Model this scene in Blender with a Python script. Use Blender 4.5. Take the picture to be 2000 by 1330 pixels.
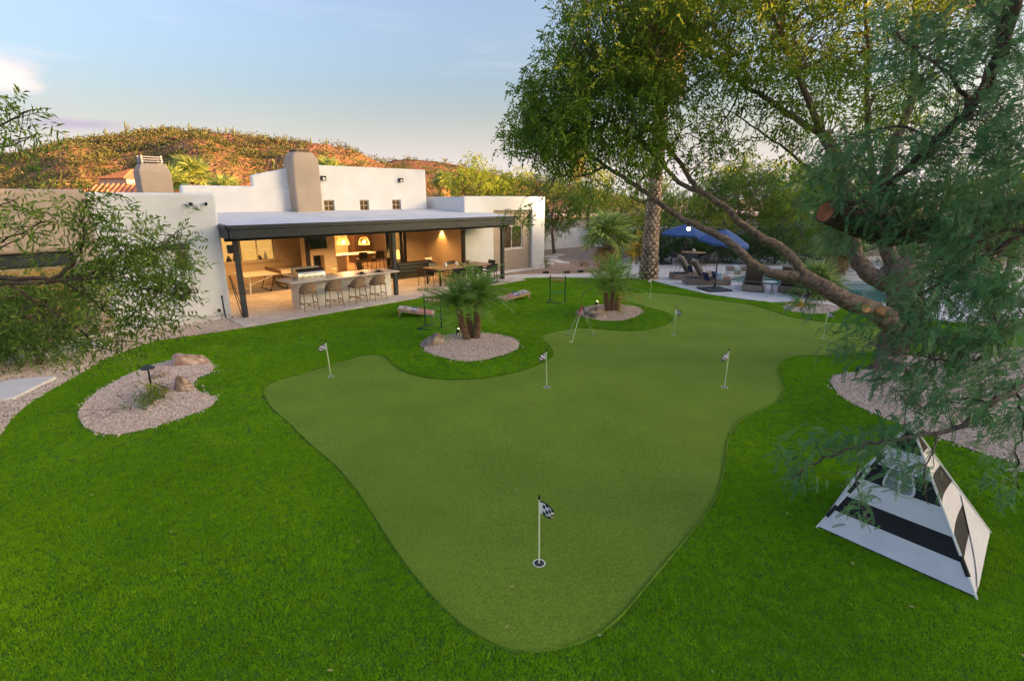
import bpy, bmesh, math, random
import numpy as np
from mathutils import Vector, Matrix
from mathutils.geometry import delaunay_2d_cdt

random.seed(7); RNG = np.random.default_rng(11)
scene = bpy.context.scene
for o in list(bpy.data.objects): bpy.data.objects.remove(o, do_unlink=True)
COL = scene.collection
R = math.radians

# ------------------------------------------------------------------ camera
CAM_H = 3.85; PITCH = R(15.4); FPX = 1010.0
cam_d = bpy.data.cameras.new('camera'); cam = bpy.data.objects.new('camera', cam_d); COL.objects.link(cam)
cam.location = (0, 0, CAM_H); cam.rotation_euler = (R(90) - PITCH, 0, 0)
cam_d.sensor_fit = 'HORIZONTAL'; cam_d.sensor_width = 36; cam_d.lens = FPX / 2000 * 36
cam_d.clip_start = 0.05; cam_d.clip_end = 4000
scene.camera = cam

# ------------------------------------------------------------------ world sky, sun, exposure
SUN_EL = R(7.0); SUN_AZ = R(100)          # azimuth clockwise from +Y
SUN_DIR = Vector((math.sin(SUN_AZ) * math.cos(SUN_EL), math.cos(SUN_AZ) * math.cos(SUN_EL), math.sin(SUN_EL)))
w = bpy.data.worlds.new('World'); scene.world = w; w.use_nodes = True
nt = w.node_tree; nt.nodes.clear()
def wn(t, **k):
    n = nt.nodes.new(t)
    for a, b in k.items(): setattr(n, a, b)
    return n
out = wn('ShaderNodeOutputWorld'); bg = wn('ShaderNodeBackground')
sky = wn('ShaderNodeTexSky', sky_type='NISHITA', sun_disc=False)
sky.sun_elevation = SUN_EL; sky.sun_rotation = SUN_AZ; sky.altitude = 400; sky.air_density = 1.0; sky.dust_density = 10.0; sky.ozone_density = 2.2
# sunset clouds low in the sky: a thin veil and two banks over the left of the hill
tc = wn('ShaderNodeTexCoord'); mp = wn('ShaderNodeMapping'); mp.inputs['Scale'].default_value = (2.2, 2.2, 13.0); mp.inputs['Location'].default_value = (0.55, 0.3, 0.2)
n1 = wn('ShaderNodeTexNoise'); n1.inputs['Scale'].default_value = 1.5; n1.inputs['Detail'].default_value = 7; n1.inputs['Roughness'].default_value = .58
cr = wn('ShaderNodeValToRGB'); cr.color_ramp.elements[0].position = .56; cr.color_ramp.elements[1].position = .74
sep = wn('ShaderNodeSeparateXYZ')
band = wn('ShaderNodeValToRGB')             # clouds live between the horizon and some 20 degrees up
e = band.color_ramp.elements; e[0].position = 0; e[0].color = (.8, .8, .8, 1); e[1].position = .34; e[1].color = (0, 0, 0, 1)
m_ = band.color_ramp.elements.new(.2); m_.color = (1, 1, 1, 1)
mul = wn('ShaderNodeMath', operation='MULTIPLY')
mix = wn('ShaderNodeMix', data_type='RGBA'); mix.inputs[7].default_value = (1.9, 1.6, 1.55, 1)
mulf = wn('ShaderNodeMath', operation='MULTIPLY'); mulf.inputs[1].default_value = .15
L = nt.links.new
L(tc.outputs['Generated'], mp.inputs['Vector']); L(mp.outputs[0], n1.inputs['Vector']); L(n1.outputs['Fac'], cr.inputs['Fac'])
L(tc.outputs['Generated'], sep.inputs[0]); L(sep.outputs['Z'], band.inputs['Fac'])
def bank(c, s, lo, hi):
    a = wn('ShaderNodeVectorMath', operation='SUBTRACT'); a.inputs[1].default_value = c; d = wn('ShaderNodeVectorMath', operation='DIVIDE'); d.inputs[1].default_value = s
    l = wn('ShaderNodeVectorMath', operation='LENGTH'); ns = wn('ShaderNodeTexNoise'); ns.inputs['Scale'].default_value = 9; ns.inputs['Detail'].default_value = 6; mp2 = wn('ShaderNodeMapping'); mp2.inputs['Scale'].default_value = (1, 1, 3.2)
    sm = wn('ShaderNodeMath', operation='MULTIPLY_ADD'); sm.inputs[1].default_value = 1.5; m2 = wn('ShaderNodeMapRange', interpolation_type='SMOOTHSTEP'); m2.inputs[1].default_value = hi; m2.inputs[2].default_value = lo
    L(tc.outputs['Generated'], a.inputs[0]); L(a.outputs[0], d.inputs[0]); L(d.outputs[0], l.inputs[0]); L(tc.outputs['Generated'], mp2.inputs[0]); L(mp2.outputs[0], ns.inputs['Vector']); L(ns.outputs['Fac'], sm.inputs[0]); L(l.outputs['Value'], sm.inputs[2]); L(sm.outputs[0], m2.inputs[0]); return m2.outputs[0]
L = nt.links.new
b1 = bank((-.665, .735, .152), (.075, .075, .030), .95, 1.7); b2 = bank((-.605, .79, .100), (.10, .10, .013), .95, 1.75)
L(cr.outputs['Color'], mul.inputs[0]); L(band.outputs['Color'], mul.inputs[1]); L(mul.outputs[0], mulf.inputs[0]); L(mulf.outputs[0], mix.inputs['Factor'])
hs = wn('ShaderNodeHueSaturation'); hs.inputs['Saturation'].default_value = .98; hs.inputs['Hue'].default_value = .513
wb = wn('ShaderNodeMix', data_type='RGBA', blend_type='MULTIPLY'); wb.inputs[0].default_value = 1; wb.inputs[7].default_value = (1.08, .97, .87, 1)
L(sky.outputs[0], hs.inputs['Color']); L(hs.outputs[0], wb.inputs[6]); 
hz_ = wn('ShaderNodeMix', data_type='RGBA'); hz_.inputs[7].default_value = (1.62, 1.46, 1.42, 1)      # pale evening haze low over the horizon, all round
hr = wn('ShaderNodeMapRange', interpolation_type='SMOOTHERSTEP'); hr.inputs[1].default_value = -.02; hr.inputs[2].default_value = .22; hr.inputs[3].default_value = .85; hr.inputs[4].default_value = 0
L(sep.outputs['Z'], hr.inputs[0]); L(hr.outputs[0], hz_.inputs[0]); L(wb.outputs[2], hz_.inputs[6]); c1 = wn('ShaderNodeMix', data_type='RGBA'); c1.inputs[7].default_value = (1.75, 1.38, 1.30, 1); c2 = wn('ShaderNodeMix', data_type='RGBA'); c2.inputs[7].default_value = (.85, .76, .92, 1)
L(b1, c1.inputs[0]); L(hz_.outputs[2], c1.inputs[6]); L(b2, c2.inputs[0]); L(c1.outputs[2], c2.inputs[6]); L(c2.outputs[2], mix.inputs[6]); L(mix.outputs[2], bg.inputs['Color']); L(bg.outputs[0], out.inputs['Surface'])
bg.inputs['Strength'].default_value = .15
sd = bpy.data.lights.new('sun', 'SUN'); so = bpy.data.objects.new('sun', sd); COL.objects.link(so)
sd.energy = 4.8; sd.angle = R(.6); sd.color = (1.0, .44, .15)
so.location = SUN_DIR * 200; so.rotation_euler = SUN_DIR.to_track_quat('Z', 'Y').to_euler()
scene.render.engine = 'CYCLES'
scene.view_settings.view_transform = 'Standard'; scene.view_settings.look = 'None'
scene.view_settings.gamma = 1; scene.view_settings.use_curve_mapping = False
scene.view_settings.exposure = 2.32
try:
    scene.cycles.use_denoising = True; scene.cycles.use_adaptive_sampling = True; scene.cycles.adaptive_threshold = .03; scene.cycles.max_bounces = 5; scene.cycles.diffuse_bounces = 3; scene.cycles.glossy_bounces = 2; scene.cycles.transmission_bounces = 4; scene.cycles.transparent_max_bounces = 6
    scene.cycles.caustics_reflective = False; scene.cycles.caustics_refractive = False
except Exception: pass

# ------------------------------------------------------------------ measuring helpers (points on the ground / at a known distance)
CT, ST = math.cos(PITCH), math.sin(PITCH)
def ray(px, py):
    a = (px - 1000) / FPX; b = -(py - 665) / FPX
    return np.array([a, CT + b * ST, -ST + b * CT])
MOUNDS = []
def tz(x, y):
    z = 0.0
    for cx, cy, h, r in MOUNDS: z = z + h * np.exp(-((x - cx) ** 2 + (y - cy) ** 2) / (r * r))
    return z
def G(px, py, z=0.0):
    d = ray(px, py); t = (z - CAM_H) / d[2]; return Vector((t * d[0], t * d[1], z))
def GT(px, py):                                  # a point on the uneven ground
    z = 0.0
    for _ in range(12):
        p = G(px, py, z); z = .5 * z + .5 * float(tz(p.x, p.y))
    return Vector((p.x, p.y, float(tz(p.x, p.y))))
def P(px, py, Y):                                # a point Y metres ahead
    d = ray(px, py); t = Y / d[1]; return Vector((t * d[0], Y, CAM_H + t * d[2]))
for (px, py, h, r) in ((290, 770, .22, 2.2), (920, 680, .20, 2.0), (1195, 610, .16, 1.6), (1850, 770, .45, 3.0), (1580, 604, .10, 1.5), (60, 1100, .12, 2.6)):
    g = G(px, py); MOUNDS.append((g.x, g.y, h, r))

# house frame: u along the front, v inwards
HO = Vector((-8.83, 16.73, 0)); HU = Vector((math.sqrt(.5), math.sqrt(.5), 0)); HV = Vector((-math.sqrt(.5), math.sqrt(.5), 0))
def W(u, v, z=0): return HO + HU * u + HV * v + Vector((0, 0, z))
HROT = R(45)

# ------------------------------------------------------------------ materials
def mat(name, base, rough=.6, var=.12, scale=6, bump=0.0, bscale=60, metal=0.0, base2=None, detail=4, spec=.4, coat=0, emit=None, estr=0, transl=0, sheen=0, objrand=0.0):
    m = bpy.data.materials.get(name)
    if m: return m
    m = bpy.data.materials.new(name); m.use_nodes = True; t = m.node_tree; b = t.nodes['Principled BSDF']
    b.inputs['Roughness'].default_value = rough; b.inputs['Metallic'].default_value = metal
    b.inputs['Specular IOR Level'].default_value = spec
    if coat: b.inputs['Coat Weight'].default_value = coat
    c = t.nodes.new('ShaderNodeTexCoord'); n = t.nodes.new('ShaderNodeTexNoise'); n.inputs['Scale'].default_value = scale; n.inputs['Detail'].default_value = detail
    geo = t.nodes.new('ShaderNodeNewGeometry')
    t.links.new(geo.outputs['Position'] if transl else c.outputs['Object'], n.inputs['Vector'])
    r = t.nodes.new('ShaderNodeValToRGB'); r.color_ramp.elements[0].position = .33; r.color_ramp.elements[1].position = .67
    lo = [max(0, x * (1 - var)) for x in base]; hi = [min(1, x * (1 + var)) for x in base] if base2 is None else list(base2)
    if base2 is not None: lo = list(base)
    r.color_ramp.elements[0].color = (*lo, 1); r.color_ramp.elements[1].color = (*hi, 1)
    t.links.new(n.outputs['Fac'], r.inputs['Fac']); src = r.outputs['Color']
    if objrand:
        oi = t.nodes.new('ShaderNodeObjectInfo'); mr = t.nodes.new('ShaderNodeMapRange'); mr.inputs[3].default_value = 1 - objrand; mr.inputs[4].default_value = 1 + objrand
        t.links.new(oi.outputs['Random'], mr.inputs[0]); hs = t.nodes.new('ShaderNodeHueSaturation'); t.links.new(mr.outputs[0], hs.inputs['Value']); t.links.new(src, hs.inputs['Color']); src = hs.outputs['Color']
    t.links.new(src, b.inputs['Base Color'])
    if bump:
        n2 = t.nodes.new('ShaderNodeTexNoise'); n2.inputs['Scale'].default_value = bscale; n2.inputs['Detail'].default_value = 5
        bp = t.nodes.new('ShaderNodeBump'); bp.inputs['Strength'].default_value = bump; bp.inputs['Distance'].default_value = .02
        t.links.new(c.outputs['Object'], n2.inputs['Vector']); t.links.new(n2.outputs['Fac'], bp.inputs['Height']); t.links.new(bp.outputs[0], b.inputs['Normal'])
    if emit:
        b.inputs['Emission Color'].default_value = (*emit, 1); b.inputs['Emission Strength'].default_value = estr
    if transl:
        tr = t.nodes.new('ShaderNodeBsdfTranslucent'); mx = t.nodes.new('ShaderNodeMixShader'); mx.inputs[0].default_value = transl
        t.links.new(src, tr.inputs['Color']); t.links.new(b.outputs[0], mx.inputs[1]); t.links.new(tr.outputs[0], mx.inputs[2])
        t.links.new(mx.outputs[0], t.nodes['Material Output'].inputs['Surface'])
    return m
def glass(name, tint=(.8, .85, .85), rough=.02, alpha=.35):
    m = bpy.data.materials.get(name)
    if m: return m
    m = bpy.data.materials.new(name); m.use_nodes = True; t = m.node_tree; t.nodes.remove(t.nodes['Principled BSDF'])
    g = t.nodes.new('ShaderNodeBsdfGlossy'); g.inputs['Roughness'].default_value = rough
    tr = t.nodes.new('ShaderNodeBsdfTransparent'); tr.inputs['Color'].default_value = (*tint, 1)
    fr = t.nodes.new('ShaderNodeMapRange'); lw = t.nodes.new('ShaderNodeLayerWeight'); lw.inputs[0].default_value = .3; t.links.new(lw.outputs['Facing'], fr.inputs[0]); fr.inputs[3].default_value = .05; fr.inputs[4].default_value = .45
    mx = t.nodes.new('ShaderNodeMixShader'); t.links.new(fr.outputs[0], mx.inputs[0]); t.links.new(tr.outputs[0], mx.inputs[1]); t.links.new(g.outputs[0], mx.inputs[2])
    t.links.new(mx.outputs[0], t.nodes['Material Output'].inputs['Surface']); return m

# ------------------------------------------------------------------ mesh helpers
class MB:
    def __init__(s): s.v = []; s.f = []
    def add(s, vs, fs):
        o = len(s.v); s.v.extend([tuple(map(float, p)) for p in vs]); s.f.extend([tuple(i + o for i in f) for f in fs]); return s
    def box(s, x0, x1, y0, y1, z0, z1, M=None):
        vs = [Vector(p) for p in ((x0, y0, z0), (x1, y0, z0), (x1, y1, z0), (x0, y1, z0), (x0, y0, z1), (x1, y0, z1), (x1, y1, z1), (x0, y1, z1))]
        if M is not None: vs = [M @ p for p in vs]
        return s.add(vs, [(0, 3, 2, 1), (4, 5, 6, 7), (0, 1, 5, 4), (1, 2, 6, 5), (2, 3, 7, 6), (3, 0, 4, 7)])
    def cbox(s, c, sz, M=None):
        x, y, z = c; a, b, d = sz[0] / 2, sz[1] / 2, sz[2] / 2
        if M is None: return s.box(x - a, x + a, y - b, y + b, z - d, z + d)
        return s.box(-a, a, -b, b, -d, d, Matrix.Translation(c) @ M.to_4x4())
    def beam(s, p, q, wx, wy, up=(0, 0, 1)):
        p = Vector(p); q = Vector(q); d = (q - p); l = d.length; d.normalize(); u = Vector(up)
        if abs(d.dot(u)) > .99: u = Vector((1, 0, 0))
        x = d.cross(u).normalized(); y = x.cross(d).normalized()
        M = Matrix((x, y, d)).transposed().to_4x4(); M.translation = p
        return s.box(-wx / 2, wx / 2, -wy / 2, wy / 2, 0, l, M)
    def tube(s, pts, rad, n=8, cap=True):
        pts = [Vector(p) for p in pts]; k = len(pts)
        if not hasattr(rad, '__len__'): rad = [rad] * k
        o = len(s.v); prev = None
        for i, p in enumerate(pts):
            t = (pts[min(i + 1, k - 1)] - pts[max(i - 1, 0)]).normalized()
            if prev is None:
                a = Vector((0, 0, 1)) if abs(t.z) < .9 else Vector((1, 0, 0)); x = t.cross(a).normalized()
            else:
                x = prev - t * prev.dot(t)
                x = x.normalized() if x.length > 1e-6 else t.orthogonal().normalized()
            y = t.cross(x); prev = x
            for j in range(n):
                an = 2 * math.pi * j / n; q = p + (x * math.cos(an) + y * math.sin(an)) * rad[i]; s.v.append((q.x, q.y, q.z))
        for i in range(k - 1):
            for j in range(n):
                a = o + i * n + j; b = o + i * n + (j + 1) % n; s.f.append((a, b, b + n, a + n))
        if cap:
            s.f.append(tuple(o + j for j in reversed(range(n)))); s.f.append(tuple(o + (k - 1) * n + j for j in range(n)))
        return s
    def lathe(s, prof, n=16, c=(0, 0, 0)):
        o = len(s.v); k = len(prof)
        for r, z in prof:
            for j in range(n):
                a = 2 * math.pi * j / n; s.v.append((c[0] + r * math.cos(a), c[1] + r * math.sin(a), c[2] + z))
        for i in range(k - 1):
            for j in range(n):
                a = o + i * n + j; b = o + i * n + (j + 1) % n; s.f.append((a, b, b + n, a + n))
        s.f.append(tuple(o + j for j in reversed(range(n)))); s.f.append(tuple(o + (k - 1) * n + j for j in range(n)))
        return s
    def prism(s, poly, z0, z1):
        n = len(poly); vs = [(p[0], p[1], z0) for p in poly] + [(p[0], p[1], z1) for p in poly]
        return s.add(vs, [tuple(reversed(range(n))), tuple(range(n, 2 * n))] + [(i, (i + 1) % n, n + (i + 1) % n, n + i) for i in range(n)])
    def build(s, name, m, parent=None, smooth=False, bevel=0, seg=2, M=None):
        me = bpy.data.meshes.new(name); me.from_pydata(s.v, [], s.f); me.materials.append(m)
        if smooth: me.polygons.foreach_set('use_smooth', [True] * len(me.polygons))
        me.update(); return link(name, me, parent, bevel, seg, M)
def link(name, me, parent=None, bevel=0, seg=2, M=None):
    o = bpy.data.objects.new(name, me); COL.objects.link(o)
    if parent is not None: o.parent = parent
    if M is not None: o.matrix_local = M
    if bevel:
        b = o.modifiers.new('bevel', 'BEVEL'); b.width = bevel; b.segments = seg; b.limit_method = 'ANGLE'; b.angle_limit = R(35); b.harden_normals = False
    return o
def tag(o, label=None, cat=None, group=None, kind=None):
    if label: o['label'] = label
    if cat: o['category'] = cat
    if group: o['group'] = group
    if kind: o['kind'] = kind
    return o
def thing(name, loc, rz, label, cat, group=None, scale=None):
    o = bpy.data.objects.new(name, None); COL.objects.link(o); o.location = loc; o.rotation_euler = (0, 0, rz); o.empty_display_size = .1
    if scale: o.scale = (scale,) * 3
    return tag(o, label, cat, group)
def dup(root, loc, rz, label=None, group=None, scale=None):
    r = root.copy(); COL.objects.link(r); r.location = loc; r.rotation_euler = (root.rotation_euler[0], root.rotation_euler[1], rz)
    if scale: r.scale = (scale,) * 3
    if label: r['label'] = label
    if group: r['group'] = group
    for ch in list(root.children):
        c = ch.copy(); COL.objects.link(c); c.parent = r
        for g in list(ch.children):
            d = g.copy(); COL.objects.link(d); d.parent = c
    return r
def npmesh(name, V_, F_, m, parent=None, smooth=False):
    V_ = np.asarray(V_, np.float32); F_ = np.asarray(F_, np.int32); k = F_.shape[1]
    me = bpy.data.meshes.new(name); me.vertices.add(len(V_)); me.vertices.foreach_set('co', V_.ravel())
    me.loops.add(F_.size); me.loops.foreach_set('vertex_index', F_.ravel()); me.polygons.add(len(F_))
    me.polygons.foreach_set('loop_start', np.arange(0, F_.size, k, dtype=np.int32)); me.polygons.foreach_set('loop_total', np.full(len(F_), k, np.int32))
    if smooth: me.polygons.foreach_set('use_smooth', np.ones(len(F_), bool))
    me.update(calc_edges=True); me.validate(); me.materials.append(m); return link(name, me, parent)
def inpoly(x, y, poly):
    x = np.asarray(x); y = np.asarray(y); ins = np.zeros(x.shape, bool); n = len(poly); j = n - 1
    for i in range(n):
        xi, yi = poly[i][0], poly[i][1]; xj, yj = poly[j][0], poly[j][1]
        c = ((yi > y) != (yj > y)) & (x < (xj - xi) * (y - yi) / (yj - yi + 1e-12) + xi); ins ^= c; j = i
    return ins
def smooth_poly(pts, n=4):                       # closed Catmull-Rom
    pts = [Vector((p[0], p[1], 0)) for p in pts]; o = []; k = len(pts)
    for i in range(k):
        p0, p1, p2, p3 = pts[i - 1], pts[i], pts[(i + 1) % k], pts[(i + 2) % k]
        for j in range(n):
            t = j / n; o.append(.5 * ((2 * p1) + (p2 - p0) * t + (2 * p0 - 5 * p1 + 4 * p2 - p3) * t * t + (3 * p1 - p0 - 3 * p2 + p3) * t ** 3))
    return [(p.x, p.y) for p in o]
def sheet(name, poly, m, dz, step=.35, parent=None, lip=0.0, dome=0.0):   # a ground sheet following the uneven ground
    xs = [p[0] for p in poly]; ys = [p[1] for p in poly]
    gx, gy = np.meshgrid(np.arange(min(xs), max(xs), step), np.arange(min(ys), max(ys), step)); gx = gx.ravel(); gy = gy.ravel()
    ins = inpoly(gx, gy, poly); gx = gx[ins]; gy = gy[ins]
    vs = [Vector(p) for p in poly] + [Vector((a, b)) for a, b in zip(gx, gy)]; n = len(poly)
    r = delaunay_2d_cdt(vs, [(i, (i + 1) % n) for i in range(n)], [], 1, 1e-5)
    co = [(p.x, p.y, float(tz(p.x, p.y)) + dz) for p in r[0]]; fs = [tuple(f) for f in r[2]]
    if lip:
        o = len(co); co += [(p[0], p[1], float(tz(p[0], p[1])) + dz - lip) for p in poly]; idx = {}
        co2 = [(round(p[0], 4), round(p[1], 4)) for p in co[:o]]
        look = {c: i for i, c in enumerate(co2)}
        for i in range(n):
            a = look.get((round(poly[i][0], 4), round(poly[i][1], 4))); j = (i + 1) % n; b = look.get((round(poly[j][0], 4), round(poly[j][1], 4)))
            if a is not None and b is not None: fs.append((a, o + i, o + j, b))
    me = bpy.data.meshes.new(name); me.from_pydata(co, [], fs); me.materials.append(m); me.polygons.foreach_set('use_smooth', [True] * len(me.polygons)); me.update()
    return link(name, me, parent)
def scatter(name, pts, rot, scl, sources, parent=None):   # uncountable stuff (blades, pebbles): instanced real meshes
    me = bpy.data.meshes.new(name); pts = np.asarray(pts, np.float32); me.vertices.add(len(pts)); me.vertices.foreach_set('co', pts.ravel())
    a = me.attributes.new('rot', 'FLOAT_VECTOR', 'POINT'); a.data.foreach_set('vector', np.asarray(rot, np.float32).ravel())
    a = me.attributes.new('scl', 'FLOAT_VECTOR', 'POINT'); a.data.foreach_set('vector', np.asarray(scl, np.float32).ravel())
    o = link(name, me, parent); c = bpy.data.collections.new(name + '_pieces')
    for i, (sm, mt) in enumerate(sources):
        sm.materials.clear(); sm.materials.append(mt); so_ = bpy.data.objects.new(name + '_piece', sm); c.objects.link(so_)
    g = bpy.data.node_groups.new(name, 'GeometryNodeTree'); g.interface.new_socket('Geometry', in_out='INPUT', socket_type='NodeSocketGeometry'); g.interface.new_socket('Geometry', in_out='OUTPUT', socket_type='NodeSocketGeometry')
    N = g.nodes.new; i_ = N('NodeGroupInput'); o_ = N('NodeGroupOutput'); ip = N('GeometryNodeInstanceOnPoints'); ci = N('GeometryNodeCollectionInfo')
    ci.inputs['Collection'].default_value = c; ci.inputs['Separate Children'].default_value = True; ci.inputs['Reset Children'].default_value = True
    ra = N('GeometryNodeInputNamedAttribute'); ra.data_type = 'FLOAT_VECTOR'; ra.inputs['Name'].default_value = 'rot'
    sa = N('GeometryNodeInputNamedAttribute'); sa.data_type = 'FLOAT_VECTOR'; sa.inputs['Name'].default_value = 'scl'
    k = g.links.new; k(i_.outputs[0], ip.inputs['Points']); k(ci.outputs[0], ip.inputs['Instance']); ip.inputs['Pick Instance'].default_value = True
    rn = N('FunctionNodeRandomValue'); rn.data_type = 'INT'; [setattr(q, 'default_value', 0 if q.name == 'Min' else len(sources) - 1) for q in rn.inputs if q.type == 'INT' and q.name in ('Min', 'Max')]
    ir = next(s for s in rn.outputs if s.type == 'INT'); k(ir, ip.inputs['Instance Index'])
    k(ra.outputs[0], ip.inputs['Rotation']); k(sa.outputs[0], ip.inputs['Scale']); k(ip.outputs[0], o_.inputs[0])
    md = o.modifiers.new('scatter', 'NODES'); md.node_group = g
    return o
# ================================================================== THE SETTING
M_GRAVEL = mat('gravel_ground', (.44, .335, .265), .95, base2=(.60, .485, .405), scale=55, bump=.9, bscale=90, detail=6)
M_DIRT = mat('desert_dirt', (.30, .21, .155), .95, base2=(.40, .30, .23), scale=3, bump=.4, bscale=40, detail=8)
M_LAWN = mat('turf_backing', (.045, .13, .006), .9, base2=(.07, .19, .008), scale=1.2, bump=.5, bscale=220, detail=6)
M_GREEN = mat('putting_turf', (.150, .258, .022), .9, base2=(.188, .305, .030), scale=.8, bump=.9, bscale=240, detail=15, spec=.2)
M_PAVER = mat('travertine_paver', (.50, .42, .37), .75, base2=(.68, .61, .56), scale=5, bump=.12, bscale=30, objrand=.13)
M_DECK = mat('pale_deck_paver', (.60, .58, .57), .8, base2=(.72, .70, .69), scale=3, bump=.1, bscale=30)
M_CONC = mat('pale_concrete', (.62, .59, .55), .85, base2=(.73, .70, .66), scale=4, bump=.15, bscale=60)
M_JOINT = mat('sand_joint', (.30, .26, .23), .95, scale=30)

def pxs(l, smooth=3, world=None): return smooth_poly([tuple(GT(*p).xy) for p in l], smooth)
GREEN = pxs([(513,768),(520,755),(545,742),(580,733),(620,721),(660,709),(700,697),(725,693),(745,694),(757,700),(768,712),(785,724),(810,733),(840,739),(880,742),(920,741),(960,737),(1005,728),(1045,716),(1068,704),(1079,692),(1072,676),(1058,662),(1068,652),(1110,643),(1140,641),(1190,645),(1240,647),(1285,640),(1310,630),(1314,620),(1300,610),(1266,602),(1235,592),(1212,583),(1222,576),(1250,572.5),(1290,572.5),(1340,578),(1400,587),(1460,594),(1500,605),(1540,618),(1600,628),(1660,632),(1720,640),(1738,660),(1712,684),(1640,695),(1560,697),(1532,706),(1522,722),(1528,742),(1533,763),(1522,782),(1490,800),(1450,820),(1429,845),(1420,880),(1415,920),(1400,970),(1370,1020),(1320,1080),(1270,1140),(1220,1200),(1180,1235),(1130,1260),(1080,1272),(1030,1276),(980,1267),(930,1243),(880,1205),(830,1153),(790,1103),(760,1060),(735,1020),(712,985),(688,950),(655,912),(620,882),(590,855),(560,825),(530,798)])
BED1 = pxs([(153,812),(160,795),(185,770),(215,752),(250,733),(290,717),(330,706),(360,700),(395,701),(413,711),(417,720),(408,730),(388,738),(379,747),(380,758),(395,768),(415,775),(421,783),(410,795),(380,808),(340,822),(300,835),(260,845),(220,850),(190,845),(165,832)])
BED2 = pxs([(829,682),(838,690),(860,697),(890,704),(920,706),(950,702),(985,693),(1008,683),(1013,672),(1003,662),(975,655),(940,651),(905,651),(870,657),(848,666),(834,674)])
BED3 = pxs([(1128,612),(1150,622),(1185,627),(1220,625),(1245,617),(1254,608),(1245,601),(1220,597),(1190,595),(1160,598),(1138,604)])
BED4 = pxs([(1529,599),(1540,607),(1570,612),(1610,613),(1637,607),(1630,600),(1590,596),(1550,595)])
b5 = [(1622,748),(1632,735),(1660,729),(1695,722),(1735,706),(1800,694),(1900,690)]
BED5 = smooth_poly([tuple(GT(*p).xy) for p in b5] + [(15.0, 13.0), (15.5, 6.0)] + [tuple(GT(*p).xy) for p in ((2060,925),(2000,908),(1900,880),(1820,850),(1760,830),(1700,805),(1650,780))], 3)
PATIO_F = [W(-.5, -1.40), W(12.55, -.92)]
lawn_left = [(0,852),(12,835),(30,812),(60,787),(100,763),(150,735),(200,705),(240,688),(300,667),(370,657),(440,647),(470,642)]
deck_edge = [(1003,546),(1030,543.5),(1080,542.5),(1130,543),(1160,544),(1215,544),(1240,544),(1268,547),(1290,553),(1330,563),(1380,575),(1430,582),(1480,588),(1540,593),(1600,599),(1660,605),(1720,611),(1780,618),(1860,630)]
LAWN = [(-9.6, -4), (-10.2, 4), (-10.3, 6.5)] + [tuple(GT(*p).xy) for p in lawn_left] + [tuple(PATIO_F[0].xy), tuple(PATIO_F[1].xy)] + [tuple(GT(*p).xy) for p in deck_edge] + [(17.5, 13.5), (17, 5), (16, -4)]
DECK_EDGE = [tuple(GT(*p).xy) for p in deck_edge]
BACK = [(1700,500),(1600,500),(1500,498),(1400,496),(1300,494),(1250,496),(1222,504),(1200,518),(1170,533),(1100,535.5),(1050,535.5),(1010,536),(985,539)]
DECK = DECK_EDGE + [(20, 17), (30, 30)] + [tuple(G(*p).xy) for p in BACK] + [tuple(W(12.1, .1).xy), tuple(W(12.6, -.9).xy)]
POOL = smooth_poly([tuple(G(*p).xy) for p in ((1422,548),(1432,540),(1500,535),(1570,533),(1650,536),(1760,546),(1810,572),(1750,594),(1690,589),(1640,579),(1580,568),(1520,559),(1452,554))], 4)
pc = np.mean(np.array(POOL), 0)
POOL_BIG = [tuple(pc + (np.array(p) - pc) * 1.12) for p in POOL]

# ground: one sheet to the horizon
def axis(lo, hi, step, far):
    a = list(np.arange(lo, hi + 1e-6, step)); d = step; x = hi
    while x < far: d *= 1.35; x += d; a.append(x)
    d = step; x = lo
    while x > -far: d *= 1.35; x -= d; a.insert(0, x)
    return np.array(a)
ax = axis(-16, 20, .4, 1500); ay = axis(-6, 44, .4, 1500)
gx, gy = np.meshgrid(ax, ay); gz = tz(gx, gy) - .03
gz = np.where(inpoly(gx, gy, POOL_BIG), -1.6, gz); nx = len(ax); ny = len(ay)
ii = (np.arange(ny - 1)[:, None] * nx + np.arange(nx - 1)[None]).ravel()
ground = npmesh('ground', np.stack([gx.ravel(), gy.ravel(), gz.ravel()], 1), np.stack([ii, ii + 1, ii + 1 + nx, ii + nx], 1), M_DIRT, smooth=True); tag(ground, kind='structure')

lawn = sheet('lawn', LAWN, M_LAWN, 0.0, .4, lip=.04); tag(lawn, kind='structure')
def add_speckle(m, sc, amt):
    t = m.node_tree; b = t.nodes['Principled BSDF']; src = b.inputs['Base Color'].links[0].from_socket; n = t.nodes.new('ShaderNodeTexNoise'); n.inputs['Scale'].default_value = sc; n.inputs['Detail'].default_value = 3; c = t.nodes.new('ShaderNodeTexCoord'); t.links.new(c.outputs['Object'], n.inputs['Vector'])
    r = t.nodes.new('ShaderNodeMapRange'); r.inputs[1].default_value = .3; r.inputs[2].default_value = .7; r.inputs[3].default_value = 1 - amt; r.inputs[4].default_value = 1 + amt; t.links.new(n.outputs['Fac'], r.inputs[0]); h = t.nodes.new('ShaderNodeHueSaturation'); t.links.new(src, h.inputs['Color']); t.links.new(r.outputs[0], h.inputs['Value']); t.links.new(h.outputs[0], b.inputs['Base Color'])
add_speckle(M_GREEN, 55, .28); add_speckle(M_GREEN, 140, .3); add_speckle(M_DIRT, 14, .2)
green = sheet('putting_green', GREEN, M_GREEN, .008, .25); tag(green, kind='structure')
strip_poly = [(-10.2, 4), (-10.3, 6.5)] + [tuple(GT(*p).xy) for p in lawn_left] + [tuple(PATIO_F[0].xy), tuple(W(-.35, -.3).xy), tuple(W(-.3, .45).xy), tuple(W(-12, .45).xy), (-22, 8), (-16, 2)]
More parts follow.
